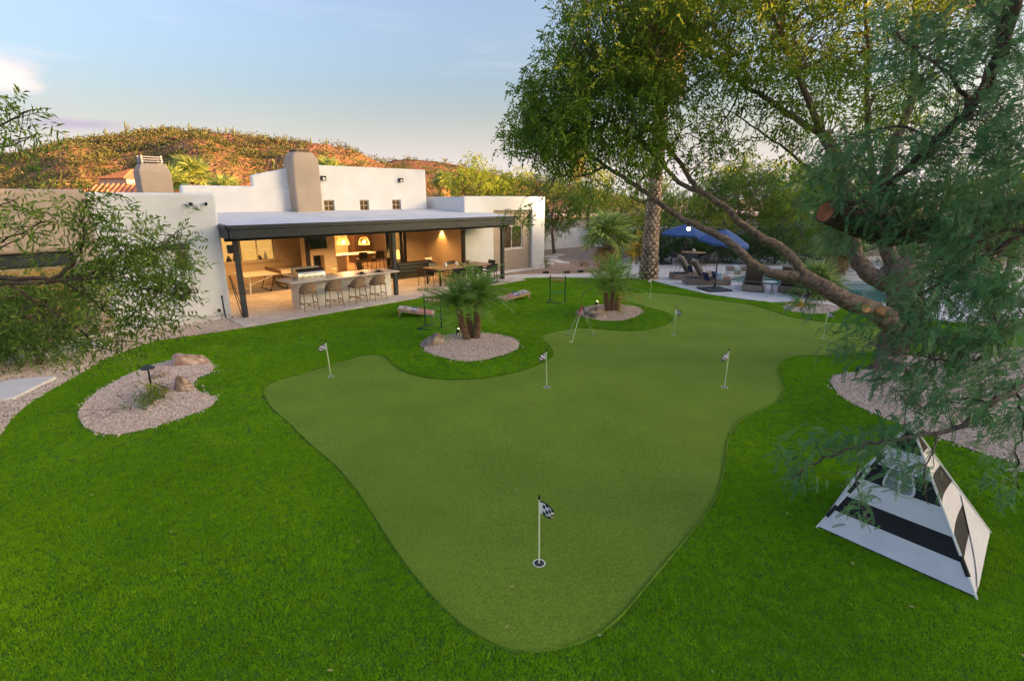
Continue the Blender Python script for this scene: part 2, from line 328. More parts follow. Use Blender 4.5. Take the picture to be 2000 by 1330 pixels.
strip = sheet('gravel_strip', strip_poly, M_GRAVEL, -.012, .4); tag(strip, kind='structure')
for nm, b in (('gravel_bed', BED1), ('gravel_bed', BED2), ('gravel_bed', BED3), ('gravel_bed', BED4), ('gravel_bed', BED5)):
    tag(sheet(nm, b, M_GRAVEL, .012, .3), kind='structure')

def sheet_hole(name, poly, hole, m, z, lip):
    n = len(poly); k = len(hole); vs = [Vector(p) for p in poly] + [Vector(p) for p in hole]
    r = delaunay_2d_cdt(vs, [(i, (i + 1) % n) for i in range(n)] + [(n + i, n + (i + 1) % k) for i in range(k)], [], 1, 1e-5)
    co = [(p.x, p.y, z) for p in r[0]]; fs = []
    for f in r[2]:
        c = sum((Vector(r[0][i]) for i in f), Vector((0, 0))) / 3
        if not inpoly(np.array([c.x]), np.array([c.y]), hole)[0]: fs.append(tuple(f))
    o = len(co); co += [(p[0], p[1], z - .001) for p in hole] + [(p[0], p[1], z - lip) for p in hole]
    fs += [(o + i, o + (i + 1) % k, o + k + (i + 1) % k, o + k + i) for i in range(k)]
    me = bpy.data.meshes.new(name); me.from_pydata(co, [], fs); me.materials.append(m); me.update(); return link(name, me)
deck = sheet_hole('pool_deck', DECK, POOL, M_DECK, .006, 1.3); tag(deck, kind='structure')
# deck pavers: joined slabs with recessed joints
pv = MB(); bx0, bx1 = min(p[0] for p in DECK), max(p[0] for p in DECK); by0, by1 = min(p[1] for p in DECK), max(p[1] for p in DECK)
pc_small = [tuple(pc + (np.array(p) - pc) * 1.05) for p in POOL]
def frm(a): return Matrix.Rotation(a, 3, 'Z')
rot = frm(R(12)); a_ = .61; b_ = .405
for i in range(-40, 80):
    for j in range(-60, 120):
        off = (i % 2) * .3; c = rot @ Vector((i * a_, j * b_ + off, 0)); c += Vector((8, 24, 0))
        if not (bx0 < c.x < bx1 and by0 < c.y < by1): continue
        cs = [c + rot @ Vector((sx * a_ * .5 * .975, sy * b_ * .5 * .965, 0)) for sx, sy in ((-1, -1), (1, -1), (1, 1), (-1, 1))]
        X = np.array([q.x for q in cs]); Y = np.array([q.y for q in cs])
        if inpoly(X, Y, DECK).all() and not inpoly(X, Y, pc_small).any():
            z = .012 + random.uniform(-.002, .002); o = len(pv.v); pv.v += [(q.x, q.y, z) for q in cs] + [(q.x, q.y, .004) for q in cs]
            pv.f += [(o, o + 1, o + 2, o + 3)] + [(o + k, o + 4 + k, o + 4 + (k + 1) % 4, o + (k + 1) % 4) for k in range(4)]
dp = pv.build('deck_pavers', M_DECK, deck); tag(dp, kind='stuff')
cp = MB(); rim = POOL; k = len(rim)
rr = [tuple(pc + (np.array(p) - pc) * 1.035) for p in rim]; ri = [tuple(pc + (np.array(p) - pc) * .985) for p in rim]
vs = [(p[0], p[1], .05) for p in ri] + [(p[0], p[1], .05) for p in rr] + [(p[0], p[1], .0) for p in rr] + [(p[0], p[1], -.02) for p in ri]
cp.add(vs, [(i, (i + 1) % k, k + (i + 1) % k, k + i) for i in range(k)] + [(k + i, k + (i + 1) % k, 2 * k + (i + 1) % k, 2 * k + i) for i in range(k)] + [(i, 3 * k + i, 3 * k + (i + 1) % k, (i + 1) % k) for i in range(k)])
cp.build('coping', M_CONC, deck)
# pool shell and water
M_POOL = mat('pool_plaster', (.10, .26, .26), .6, base2=(.16, .36, .35), scale=3)
M_WATER = mat('pool_water', (.035, .16, .16), .05, base2=(.05, .21, .20), scale=1.5, bump=.12, bscale=9, spec=.6)
vs = [Vector(p) for p in POOL]; r = delaunay_2d_cdt(vs, [(i, (i + 1) % len(vs)) for i in range(len(vs))], [], 1, 1e-5)
me = bpy.data.meshes.new('pool_water'); me.from_pydata([(p.x, p.y, -.10) for p in r[0]], [], [tuple(f) for f in r[2]]); me.materials.append(M_WATER); tag(link('pool_water', me), kind='structure')

# border kerb of the deck
kb = MB(); pts = DECK_EDGE
def offs(pts, d):
    o = []
    for i, p in enumerate(pts):
        a = Vector(pts[max(i - 1, 0)]); b = Vector(pts[min(i + 1, len(pts) - 1)]); t = (b - a).normalized(); nrm = Vector((-t.y, t.x)); o.append(Vector(p) + nrm * d)
    return o
i1 = offs(pts, -.02); i2 = offs(pts, .22); k = len(pts)
vs = [(p.x, p.y, .045) for p in i1] + [(p.x, p.y, .045) for p in i2] + [(p.x, p.y, -.03) for p in i1] + [(p.x, p.y, 0) for p in i2]
kb.add(vs, [(i, i + 1, k + i + 1, k + i) for i in range(k - 1)] + [(2 * k + i, 2 * k + i + 1, i + 1, i) for i in range(k - 1)] + [(k + i, k + i + 1, 3 * k + i + 1, 3 * k + i) for i in range(k - 1)])
tag(kb.build('deck_kerb', M_CONC), kind='structure')

# covered patio floor: each paver its own piece
patio = thing('patio', HO, HROT, None, None); tag(patio, kind='structure')
def vfront(u): return -1.40 + (u + .5) / 13.05 * .48
mb = MB(); mb.prism([(-.5, vfront(-.5)), (12.55, vfront(12.55)), (12.2, .3), (10.9, 1.6), (10.9, 6.6), (-.26, 6.6), (-.26, .3), (-.5, .3)], -.15, .02); mb.build('patio_bed', M_JOINT, patio)
paver_cache = {}
pave_rest = MB(); cnt = 0
def paver_me(a, b):
    key = (round(a, 2), round(b, 2))
    if key not in paver_cache:
        q = MB(); g = .006; q.box(-a / 2 + g, a / 2 - g, -b / 2 + g, b / 2 - g, -.03, .0)
        m_ = bpy.data.meshes.new('paver'); m_.from_pydata(q.v, [], q.f); m_.materials.append(M_PAVER); paver_cache[key] = m_
    return paver_cache[key]
cells = []
v = -1.40; row = 0; rowh = [.41, .61, .41, .41, .61]
vrow = -1.38
while vrow < 5.8:
    h = rowh[row % 5]; u = -.5 + (row * .37) % .5 - .35
    while u < 12.5:
        wd = random.choice((.41, .61, .61, .82)); u0 = max(u, -.5); u1 = min(u + wd, 12.5); v0 = max(vrow, vfront((u0 + u1) / 2)); v1 = vrow + h; u += wd
        if u1 - u0 < .12 or v1 - v0 < .1: continue
        cu, cv = (u0 + u1) / 2, (v0 + v1) / 2
        if cu < -.2 and cv > .1: continue
        if cu > 10.8 and cv > 1.3: continue
        if cu > 12.1 and cv > 0: continue
        cells.append((cu, cv, round(u1 - u0, 2), round(v1 - v0, 2)))
    vrow += h; row += 1
cells.sort(key=lambda c: c[1] + .25 * c[0])
for k, (cu, cv, a, b) in enumerate(cells):
    z = .045 + random.uniform(-.002, .002)
    if k < 290:
        o = link('paver', paver_me(a, b), patio); o.location = (cu, cv, z)
    else: pave_rest.box(cu - a / 2 + .006, cu + a / 2 - .006, cv - b / 2 + .006, cv + b / 2 - .006, z - .03, z)
if pave_rest.v: tag(pave_rest.build('paver_field', M_PAVER, patio), kind='stuff')

# turf blades
def blade_patch(nb, rad, h0, h1, wd, lean):
    V_, F_ = [], []
    for _ in range(nb):
        a = random.uniform(0, 6.283); r = rad * math.sqrt(random.random()); x, y = r * math.cos(a), r * math.sin(a)
        h = random.uniform(h0, h1); d = random.uniform(0, 6.283); dx, dy = math.cos(d), math.sin(d); l = random.uniform(.2, 1) * lean * h; w_ = wd * random.uniform(.7, 1.2)
        la = random.uniform(-1, 1); lx, ly = -dy * l + la * .3 * l, dx * l
        o = len(V_); V_ += [(x - dx * w_, y - dy * w_, 0), (x + dx * w_, y + dy * w_, 0), (x + dx * w_ * .8 + lx * .4, y + dy * w_ * .8 + ly * .4, h * .6), (x - dx * w_ * .8 + lx * .4, y - dy * w_ * .8 + ly * .4, h * .6), (x + lx, y + ly, h)]
        F_ += [(o, o + 1, o + 2, o + 3), (o + 3, o + 2, o + 4)]
    m_ = bpy.data.meshes.new('turf_tuft'); m_.from_pydata(V_, [], F_); return m_
def turf_mat(name, c1, c2, c3):
    m = bpy.data.materials.new(name); m.use_nodes = True; t = m.node_tree; b = t.nodes['Principled BSDF']; b.inputs['Roughness'].default_value = .6; b.inputs['Specular IOR Level'].default_value = .12
    geo = t.nodes.new('ShaderNodeNewGeometry'); n = t.nodes.new('ShaderNodeTexNoise'); n.inputs['Scale'].default_value = .42; n.inputs['Detail'].default_value = 9; n.inputs['Roughness'].default_value = .6
    t.links.new(geo.outputs['Position'], n.inputs['Vector']); oi = t.nodes.new('ShaderNodeObjectInfo')
    ad = t.nodes.new('ShaderNodeMath'); ad.operation = 'MULTIPLY_ADD'; ad.inputs[1].default_value = .22
    sb = t.nodes.new('ShaderNodeMath'); sb.operation = 'SUBTRACT'; sb.inputs[1].default_value = .11
    t.links.new(oi.outputs['Random'], ad.inputs[0]); t.links.new(n.outputs['Fac'], ad.inputs[2]); t.links.new(ad.outputs[0], sb.inputs[0])
    r = t.nodes.new('ShaderNodeValToRGB'); r.color_ramp.elements[0].position = .2; r.color_ramp.elements[0].color = (*c1, 1); r.color_ramp.elements[1].position = .85; r.color_ramp.elements[1].color = (*c3, 1)
    q = r.color_ramp.elements.new(.52); q.color = (*c2, 1)
    t.links.new(sb.outputs[0], r.inputs['Fac']); t.links.new(r.outputs[0], b.inputs['Base Color'])
    tr = t.nodes.new('ShaderNodeBsdfTranslucent'); mx = t.nodes.new('ShaderNodeMixShader'); mx.inputs[0].default_value = .35
    t.links.new(r.outputs[0], tr.inputs[0]); t.links.new(b.outputs[0], mx.inputs[1]); t.links.new(tr.outputs[0], mx.inputs[2]); t.links.new(mx.outputs[0], t.nodes['Material Output'].inputs['Surface'])
    return m
M_BLADE = turf_mat('turf_blade', (.125, .30, .004), (.215, .445, .006), (.34, .59, .010))
srcs = [(blade_patch(58, .056, .013, .027, .0030, 1.0), M_BLADE) for _ in range(4)]
def turf_points():
    P_, S_ = [], []
    for d0, d1, st, sc in ((0, 8.5, .062, 1.0), (8.5, 14, .085, 1.35), (14, 30, .13, 1.9)):
        X, Y = np.meshgrid(np.arange(-15, 18, st), np.arange(-1, 27, st)); X = X.ravel() + RNG.uniform(-.5, .5, X.size) * st; Y = Y.ravel() + RNG.uniform(-.5, .5, Y.size) * st
        D = np.hypot(X, Y); k = (D >= d0) & (D < d1) & (np.abs(X) < Y * 1.25 + 4.0) & (Y > .4); X, Y = X[k], Y[k]
        k = inpoly(X, Y, LAWN); X, Y = X[k], Y[k]
        for b in (GREEN, BED1, BED2, BED3, BED4, BED5): k = ~inpoly(X, Y, b); X, Y = X[k], Y[k]
        P_.append(np.stack([X, Y, tz(X, Y)], 1)); n = len(X); h = RNG.uniform(.8, 1.2, n); S_.append(np.stack([np.full(n, sc), np.full(n, sc), h * (1 + (sc - 1) * .25)], 1))
    return np.concatenate(P_), np.concatenate(S_)
tp, ts = turf_points(); trot = np.zeros_like(tp); trot[:, 2] = RNG.uniform(0, 6.283, len(tp))
tag(scatter('turf_blades', tp, trot, ts, srcs), 'long bright green artificial turf blades round the putting green', 'turf', kind='stuff')
# cut edge of the taller turf round the green, and a few fallen leaves
eg = MB(); n = len(GREEN)
for i in range(n):
    a, b = Vector(GREEN[i]), Vector(GREEN[(i + 1) % n]); d_ = (b - a).normalized(); nr = Vector((-d_.y, d_.x)) * .012; za, zb = float(tz(a.x, a.y)), float(tz(b.x, b.y))
    eg.add([(a.x, a.y, za + .004), (b.x, b.y, zb + .004), (b.x - nr.x, b.y - nr.y, zb + .024), (a.x - nr.x, a.y - nr.y, za + .024)], [(0, 1, 2, 3)])
eg.build('turf_edge', mat('turf_side', (.06, .14, .005), .9, base2=(.11, .23, .008), scale=30), lawn)
fl = MB()
for _ in range(150):
    x = RNG.uniform(-8, 8); y = RNG.uniform(2.5, 17)
    if not inpoly(np.array([x]), np.array([y]), LAWN)[0]: continue
    on = inpoly(np.array([x]), np.array([y]), GREEN)[0]; z = float(tz(x, y)) + (.014 if on else .03); a = RNG.uniform(0, 6.28); l = RNG.uniform(.012, .035); w_ = l * .35; c_, s_ = math.cos(a), math.sin(a)
    fl.add([(x - c_ * l, y - s_ * l, z), (x - s_ * w_, y + c_ * w_, z + .006), (x + c_ * l, y + s_ * l, z + .003), (x + s_ * w_, y - c_ * w_, z + .005)], [(0, 1, 2, 3)])
tag(fl.build('fallen_leaves', mat('fallen_leaf', (.30, .24, .08), .8, base2=(.5, .42, .22), scale=1.5)), 'tiny dry leaves strewn over the turf and green', 'leaves', kind='stuff')
# pebbles
def pebble(seed):
    bm = bmesh.new(); bmesh.ops.create_icosphere(bm, subdivisions=1, radius=1); rs = np.random.default_rng(seed)
    for v_ in bm.verts: v_.co = Vector((v_.co.x * 1.15, v_.co.y * .9, v_.co.z * .62)) * rs.uniform(.75, 1.2)
    m_ = bpy.data.meshes.new('pebble'); bm.to_mesh(m_); bm.free(); return m_
PEB = [mat('pebble_tan', (.60, .46, .37), .85, var=.15, scale=3, objrand=.18), mat('pebble_pink', (.66, .52, .45), .85, var=.15, scale=3, objrand=.18), mat('pebble_pale', (.68, .60, .52), .85, var=.15, scale=3, objrand=.2), mat('pebble_brown', (.43, .32, .25), .85, var=.15, scale=3, objrand=.2)]
P_, S_ = [], []
def pebbles(poly, dens, size, dmax=30, ok=None):
    xs = [p[0] for p in poly]; ys = [p[1] for p in poly]; n = int((max(xs) - min(xs)) * (max(ys) - min(ys)) * dens)
    X = RNG.uniform(min(xs), max(xs), n); Y = RNG.uniform(min(ys), max(ys), n); k = inpoly(X, Y, poly) & (np.abs(X) < Y * 1.12 + 1) & (Y < dmax); X, Y = X[k], Y[k]
    s_ = size * RNG.uniform(.6, 1.35, len(X)); P_.append(np.stack([X, Y, tz(X, Y) + .012 + s_ * .25], 1)); S_.append(np.stack([s_] * 3, 1))
pebbles(BED1, 2600, .0135); pebbles(BED2, 2000, .015); pebbles(BED3, 1300, .017); pebbles(BED4, 800, .02); pebbles(BED5, 2300, .0135, 14); pebbles(strip_poly, 1500, .0155, 17)
for bd in (BED1, BED2, BED3, BED5):                 # stray stones spilled over the edges
    e_ = np.array(bd); k = RNG.integers(0, len(e_), 220); q_ = e_[k] + (e_[(k + 1) % len(e_)] - e_[k]) * RNG.random((220, 1)) + RNG.normal(size=(220, 2)) * .055; s_ = .015 * RNG.uniform(.6, 1.6, 220); P_.append(np.stack([q_[:, 0], q_[:, 1], tz(q_[:, 0], q_[:, 1]) + .012 + s_ * .5], 1)); S_.append(np.stack([s_] * 3, 1))
pp = np.concatenate(P_); ps = np.concatenate(S_); pr = RNG.uniform(0, 6.283, (len(pp), 3)) * np.array([.12, .12, 1])
tag(scatter('gravel_pebbles', pp, pr, ps, [(pebble(i), PEB[i % 4]) for i in range(8)]), 'loose pinkish tan pebbles filling the gravel beds', 'gravel', kind='stuff')

# ------------------------------------------------------------------ hills
def vnoise(x, y, seed=0):
    rs = np.random.default_rng(seed); T = rs.random((64, 64)); xi = np.floor(x).astype(int); yi = np.floor(y).astype(int); fx = x - xi; fy = y - yi; fx = fx * fx * (3 - 2 * fx); fy = fy * fy * (3 - 2 * fy)
    a = T[xi % 64, yi % 64]; b = T[(xi + 1) % 64, yi % 64]; c = T[xi % 64, (yi + 1) % 64]; d = T[(xi + 1) % 64, (yi + 1) % 64]
    return (a * (1 - fx) + b * fx) * (1 - fy) + (c * (1 - fx) + d * fx) * fy
def fbm(x, y, o=5, seed=0): return sum(vnoise(x * 2 ** k, y * 2 ** k, seed + k) / 2 ** k for k in range(o)) / 2
def hill_mat(name, r1, r2, g1):
    m = bpy.data.materials.new(name); m.use_nodes = True; t = m.node_tree; b = t.nodes['Principled BSDF']; b.inputs['Roughness'].default_value = 1; b.inputs['Specular IOR Level'].default_value = .1
    c = t.nodes.new('ShaderNodeTexCoord'); n = t.nodes.new('ShaderNodeTexNoise'); n.inputs['Scale'].default_value = .9; n.inputs['Detail'].default_value = 9; n.inputs['Roughness'].default_value = .7
    r = t.nodes.new('ShaderNodeValToRGB'); r.color_ramp.elements[0].position = .38; r.color_ramp.elements[0].color = (*r1, 1); r.color_ramp.elements[1].position = .62; r.color_ramp.elements[1].color = (*r2, 1)
    n2 = t.nodes.new('ShaderNodeTexNoise'); n2.inputs['Scale'].default_value = .16; n2.inputs['Detail'].default_value = 8; r2_ = t.nodes.new('ShaderNodeValToRGB'); r2_.color_ramp.elements[0].position = .45; r2_.color_ramp.elements[1].position = .62
    mx = t.nodes.new('ShaderNodeMix'); mx.data_type = 'RGBA'; mx.inputs[7].default_value = (*g1, 1)
    for q in (n, n2): t.links.new(c.outputs['Object'], q.inputs['Vector'])
    t.links.new(n.outputs['Fac'], r.inputs[0]); t.links.new(n2.outputs['Fac'], r2_.inputs[0]); t.links.new(r2_.outputs[0], mx.inputs[0]); t.links.new(r.outputs[0], mx.inputs[6]); t.links.new(mx.outputs[2], b.inputs['Base Color'])
    v_ = t.nodes.new('ShaderNodeTexVoronoi'); v_.inputs['Scale'].default_value = 1.1; bp = t.nodes.new('ShaderNodeBump'); bp.inputs['Strength'].default_value = .9; bp.inputs['Distance'].default_value = .6
    t.links.new(c.outputs['Object'], v_.inputs['Vector']); t.links.new(v_.outputs['Distance'], bp.inputs['Height']); t.links.new(bp.outputs[0], b.inputs['Normal'])
    return m
M_HILL = hill_mat('hill_rock', (.15, .08, .05), (.33, .175, .10), (.12, .115, .04))
def ridge_hill(name, sil, Yr, Yf, Yb, step, seed, rough, spur=None):
    # sil: skyline of the ridge, given as seen from the yard, at distance Yr
    pts = [P(px, py, Yr) for px, py in sil]; xs = np.array([p.x for p in pts]); zs = np.array([p.z for p in pts])
    X = np.arange(xs[0], xs[-1], step); Yv = np.arange(Yf, Yb, step); gx, gy = np.meshgrid(X, Yv)
    H_ = np.interp(gx, xs, zs); t = np.where(gy < Yr, (gy - Yf) / (Yr - Yf), (Yb - gy) / (Yb - Yr)); t = np.clip(t, 0, 1)
    prof = np.where(gy < Yr, t ** .85, np.sin(t * math.pi / 2))
    Z = H_ * prof + (fbm(gx / 14, gy / 14, 5, seed) - .5) * rough * np.clip(t * 4, 0, 1) * (1 - .75 * np.exp(-((gy - Yr) / 14) ** 2)) + (fbm(gx / 2.2, gy / 2.2, 3, seed + 9) - .5) * .9 - .5
    if spur:  # spurs added so their shadow falls over the hill's left slope
        Z = Z + spur[1] * (np.exp(-((gx - spur[0] * gy) / spur[2]) ** 2) + .5 * np.exp(-((gx - (spur[0] + .2) * gy) / 7) ** 2) + .5 * np.exp(-((gx - (spur[0] - .25) * gy) / 8) ** 2)) * np.where(gy < Yr, np.sin(math.pi * t) * (1 - t), 0)
    nx, ny = len(X), len(Yv); ii = (np.arange(ny - 1)[:, None] * nx + np.arange(nx - 1)[None]).ravel()
    o = npmesh(name, np.stack([gx.ravel(), gy.ravel(), Z.ravel()], 1), np.stack([ii, ii + 1, ii + 1 + nx, ii + nx], 1), M_HILL, smooth=False); tag(o, kind='structure')
    def hz(x, y):
        i = int(np.clip((x - X[0]) / step, 0, nx - 1)); j = int(np.clip((y - Yf) / step, 0, ny - 1)); return float(Z[j, i])
    return o, hz, X, Yv
SIL1 = [(-420, 392), (-260, 370), (-120, 340), (0, 312), (60, 300), (100, 291), (150, 280), (200, 269), (255, 258), (300, 251), (340, 250), (385, 255), (415, 254), (450, 259), (495, 265), (540, 271), (590, 275), (640, 280), (670, 288), (700, 300), (722, 310), (745, 319), (775, 332), (830, 352), (900, 372), (980, 392)]
hill, hz1, _, _ = ridge_hill('hill', SIL1, 170, 92, 290, 1.3, 3, 5.0, (-.57, 8.5, 10.0))
SIL2 = [(560, 395), (640, 372), (690, 345), (740, 318), (770, 311), (800, 309), (845, 313), (880, 320), (930, 330), (1000, 345), (1100, 365), (1250, 392)]
hill2, hz2, _, _ = ridge_hill('hill', SIL2, 330, 240, 420, 3.0, 21, 5.0)
# added ridge, unseen at the right, its crest shaped to shade the garden
X = np.arange(60, 200, 3.0); Yv = np.arange(-220, 80, 2.0); gs_, gt_ = np.meshgrid(X, Yv)
dx_, dy_ = math.sin(SUN_AZ), math.cos(SUN_AZ); gx = gs_ * dx_ - gt_ * dy_; gy = gs_ * dy_ + gt_ * dx_
crest = np.interp(gt_, [-220, -100, 0, 14.5, 16.8, 28, 32, 46, 74, 78], [20, 22.5, 21.5, 21.2, 23.4, 23.4, 20.0, 18.5, 0, 0])
Z = crest * np.exp(-((gs_ - 120) / 28) ** 2) + (fbm(gs_ / 12, gt_ / 12, 4, 40) - .5) * 1.2 * (1 - np.exp(-((gs_ - 120) / 25) ** 2)) - .3
ii = (np.arange(len(Yv) - 1)[:, None] * len(X) + np.arange(len(X) - 1)[None]).ravel()
tag(npmesh('hill', np.stack([gx.ravel(), gy.ravel(), Z.ravel()], 1), np.stack([ii, ii + 1, ii + 1 + len(X), ii + len(X)], 1), M_HILL), kind='structure')
# ================================================================== HOUSE (u along the front, v inwards)
M_STUCCO = mat('white_stucco', (.73, .735, .745), .9, var=.05, scale=1.4, bump=.35, bscale=26, detail=8)
M_TAN = mat('tan_stucco', (.44, .355, .275), .9, var=.06, scale=1.4, bump=.35, bscale=26, detail=8)
M_CREAM = mat('cream_plaster', (.56, .42, .27), .9, var=.05, scale=2, bump=.12, bscale=20)
M_CHAR = mat('charcoal_paint', (.030, .037, .045), .45, var=.12, scale=5)
M_BLACK = mat('black_metal', (.012, .012, .013), .4, var=.2, scale=8)
M_ROOF = mat('white_roof_coating', (.62, .63, .66), .8, base2=(.72, .73, .76), scale=1.2, bump=.15, bscale=14)
M_CEIL = mat('dark_soffit', (.03, .027, .025), .7, scale=5)
M_WFRAME = mat('white_frame', (.72, .70, .66), .5, var=.04, scale=5)
M_TFRAME = mat('tan_window_frame', (.45, .38, .28), .6, scale=5)
M_STEEL = mat('stainless_steel', (.48, .48, .48), .3, var=.12, scale=14, metal=1)
M_WOODL = mat('light_wood', (.36, .24, .14), .55, base2=(.50, .35, .22), scale=9)
M_WOODD = mat('dark_wood', (.07, .04, .025), .5, scale=8)
M_TILE = mat('clay_tile', (.36, .13, .07), .85, base2=(.50, .22, .12), scale=4, objrand=.15)
M_WARMG = mat('warm_lit_shade', (.7, .5, .25), .7, scale=6, emit=(1.0, .55, .17), estr=.7)
M_BULB = mat('warm_bulb', (1, .85, .6), .5, emit=(1, .62, .25), estr=14)
M_GLASS = glass('window_glass')
M_DGLASS = mat('dark_glass', (.015, .016, .018), .05, var=.2, scale=2, spec=.7)

def slab(mb, u0, u1, z0, z1, v0, v1, holes=(), top=None):
    us = sorted({u0, u1, *[h[0] for h in holes], *[h[1] for h in holes]}); zs = sorted({z0, z1, *[h[2] for h in holes], *[h[3] for h in holes]})
    us = [u for u in us if u0 <= u <= u1]; zs = [z for z in zs if z0 <= z <= z1]; nu, nz = len(us), len(zs); o = len(mb.v)
    for v in (v0, v1):
        for z in zs:
            for u in us: mb.v.append((u, v, z))
    def I(s, i, j): return o + s * nu * nz + j * nu + i
    def solid(i, j):
        if i < 0 or j < 0 or i >= nu - 1 or j >= nz - 1: return False
        cu, cz = (us[i] + us[i + 1]) / 2, (zs[j] + zs[j + 1]) / 2
        return not any(h[0] < cu < h[1] and h[2] < cz < h[3] for h in holes)
    for i in range(nu - 1):
        for j in range(nz - 1):
            if not solid(i, j): continue
            mb.f.append((I(0, i, j), I(0, i + 1, j), I(0, i + 1, j + 1), I(0, i, j + 1))); mb.f.append((I(1, i, j), I(1, i, j + 1), I(1, i + 1, j + 1), I(1, i + 1, j)))
            if not solid(i - 1, j): mb.f.append((I(0, i, j), I(0, i, j + 1), I(1, i, j + 1), I(1, i, j)))
            if not solid(i + 1, j): mb.f.append((I(0, i + 1, j), I(1, i + 1, j), I(1, i + 1, j + 1), I(0, i + 1, j + 1)))
            if not solid(i, j - 1): mb.f.append((I(0, i, j), I(1, i, j), I(1, i + 1, j), I(0, i + 1, j)))
            if not solid(i, j + 1): mb.f.append((I(0, i, j + 1), I(0, i + 1, j + 1), I(1, i + 1, j + 1), I(1, i, j + 1)))
    return mb
house = thing('house', HO, HROT, 'white flat-roofed stucco house with tan panels and a long covered patio', 'house')
def hp(name, mb, m, bevel=0, seg=3, parent=house): return mb.build(name, m, parent, bevel=bevel, seg=seg)
def seg_wall(name, m, u0, u1, z0, z1, v0, v1, holes=(), bevel=.07):
    mb = MB(); slab(mb, u0, u1, z0, z1, v0, v1, holes); return hp(name, mb, m, bevel)
def window(u0, u1, z0, z1, v, fm, gm, bars_u=1, bars_z=0, fw=.05, name='window', parent=house, dep=.05):
    f = MB(); slab(f, u0, u1, z0, z1, v, v + dep, [(u0 + fw, u1 - fw, z0 + fw, z1 - fw)]); w_ = f.build(name, fm, parent)
    for i in range(bars_u):
        c = u0 + (u1 - u0) * (i + 1) / (bars_u + 1); q = MB(); q.box(c - fw * .4, c + fw * .4, v + .006, v + dep - .006, z0 + fw, z1 - fw); q.build('mullion', fm, w_)
    for i in range(bars_z):
        c = z0 + (z1 - z0) * (i + 1) / (bars_z + 1); q = MB(); q.box(u0 + fw, u1 - fw, v + .009, v + dep - .009, c - fw * .4, c + fw * .4); q.build('mullion', fm, w_)
    q = MB(); q.box(u0 + fw, u1 - fw, v + dep * .45, v + dep * .55, z0 + fw, z1 - fw); q.build('pane', gm, w_)
    return w_
# --- left block
seg_wall('wall', M_STUCCO, -3.46, -.26, .10, 4.0, .40, .75, [(-1.62, -1.24, 1.68, 2.28)], .09)
q = MB(); q.box(-.58, -.262, .752, 6.5, .1, 3.99); hp('wall', q, M_STUCCO, .08)
tw = seg_wall('wall', M_TAN, -14, -3.462, .10, 4.07, .28, .75, [(-9.5, -3.98, .45, 2.46)], .10); tw['label'] = 'tan stucco wall with a wide deep-set window'
q = MB(); q.box(-13.9, -.6, .76, 7, .1, 3.55); hp('flat_roof', q, M_ROOF)
q = MB(); q.box(-3.4, -.28, .37, .5, -.15, .11); q.box(-14, -3.4, .24, .5, -.15, .11); hp('footing', q, M_CONC, .01)
q = MB(); q.box(-9.3, -3.75, -1.15, -.05, -.1, .07); hp('step_slab', q, M_CONC, .02)
# deep window with a dark blind box and glowing blinds
q = MB(); q.box(-9.5, -3.985, .50, .74, 2.08, 2.455); hp('blind_box', q, M_CHAR, .05)
wb_ = window(-9.45, -4.03, .5, 2.07, .60, M_TFRAME, M_GLASS, 4, 0, .06)
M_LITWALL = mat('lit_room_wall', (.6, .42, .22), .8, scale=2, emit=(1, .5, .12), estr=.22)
bl = MB()
for i in range(38): bl.box(-9.38, -4.1, .665, .69, .55 + i * .04, .572 + i * .04)
bl.build('blind_slats', mat('blind_slat', (.55, .40, .24), .6, scale=4), wb_)
q = MB(); q.box(-9.4, -4.05, .72, .735, .5, 2.07); q.build('lit_backing', M_LITWALL, wb_)
q = MB(); q.box(-1.95, -1.2, .30, .399, 2.33, 2.52); hp('shutter_box', q, M_CHAR, .08, 4)
window(-1.62, -1.24, 1.68, 2.28, .52, M_TFRAME, mat('bronze_glass', (.12, .09, .05), .15, scale=3), 0, 0, .05)
# --- middle wall behind the patio roof, upper block, chimney
seg_wall('wall', M_STUCCO, -.26, 3.9, 2.9, 4.30, 4.22, 4.5, (), .09)
up = MB(); up.prism([(0, 0), (1, 0), (1, 1)], 0, 1); up = MB()
def upslab(u, z, v0, v1, m, name, holes=()):
    b = MB(); n = len(u); b.v = [(a, v0, c) for a, c in zip(u, z)] + [(a, v1, c) for a, c in zip(u, z)]
    b.f = [tuple(range(n)), tuple(reversed(range(n, 2 * n)))] + [(i, n + i, n + (i + 1) % n, (i + 1) % n) for i in range(n)]; return hp(name, b, m, .09)
WINS = [(5.10, 5.58, 3.27, 3.75), (6.83, 7.29, 3.28, 3.76), (8.55, 9.03, 3.29, 3.77)]
seg_wall('wall', M_STUCCO, 4.3, 10.55, 2.9, 5.20, 4.20, 4.5, WINS, .10)
upslab([2.25, 4.32, 4.32, 2.25], [2.9, 2.9, 5.16, 4.72], 4.26, 4.52, M_STUCCO, 'wall')
q = MB(); q.box(2.9, 3.2, 4.53, 9, 3, 4.2); q.box(10.2, 10.52, 4.51, 9, 3, 5.15); q.box(3.2, 10.2, 8.8, 9.1, 3, 4.2); hp('wall', q, M_STUCCO, .08)
q = MB(); q.box(3.0, 10.4, 4.53, 8.9, 4.0, 4.15); hp('flat_roof', q, M_ROOF)
for w_ in WINS:
    ww = window(*w_, 4.28, M_TFRAME, M_GLASS, 1, 1, .045)
    q = MB(); q.box(w_[0], w_[1], 4.505, 4.53, w_[2] - .05, w_[3] + .05); q.build('lit_backing', mat('dim_lit_room', (.3, .16, .07), .8, var=.6, scale=5, emit=(1, .4, .1), estr=.05), ww)
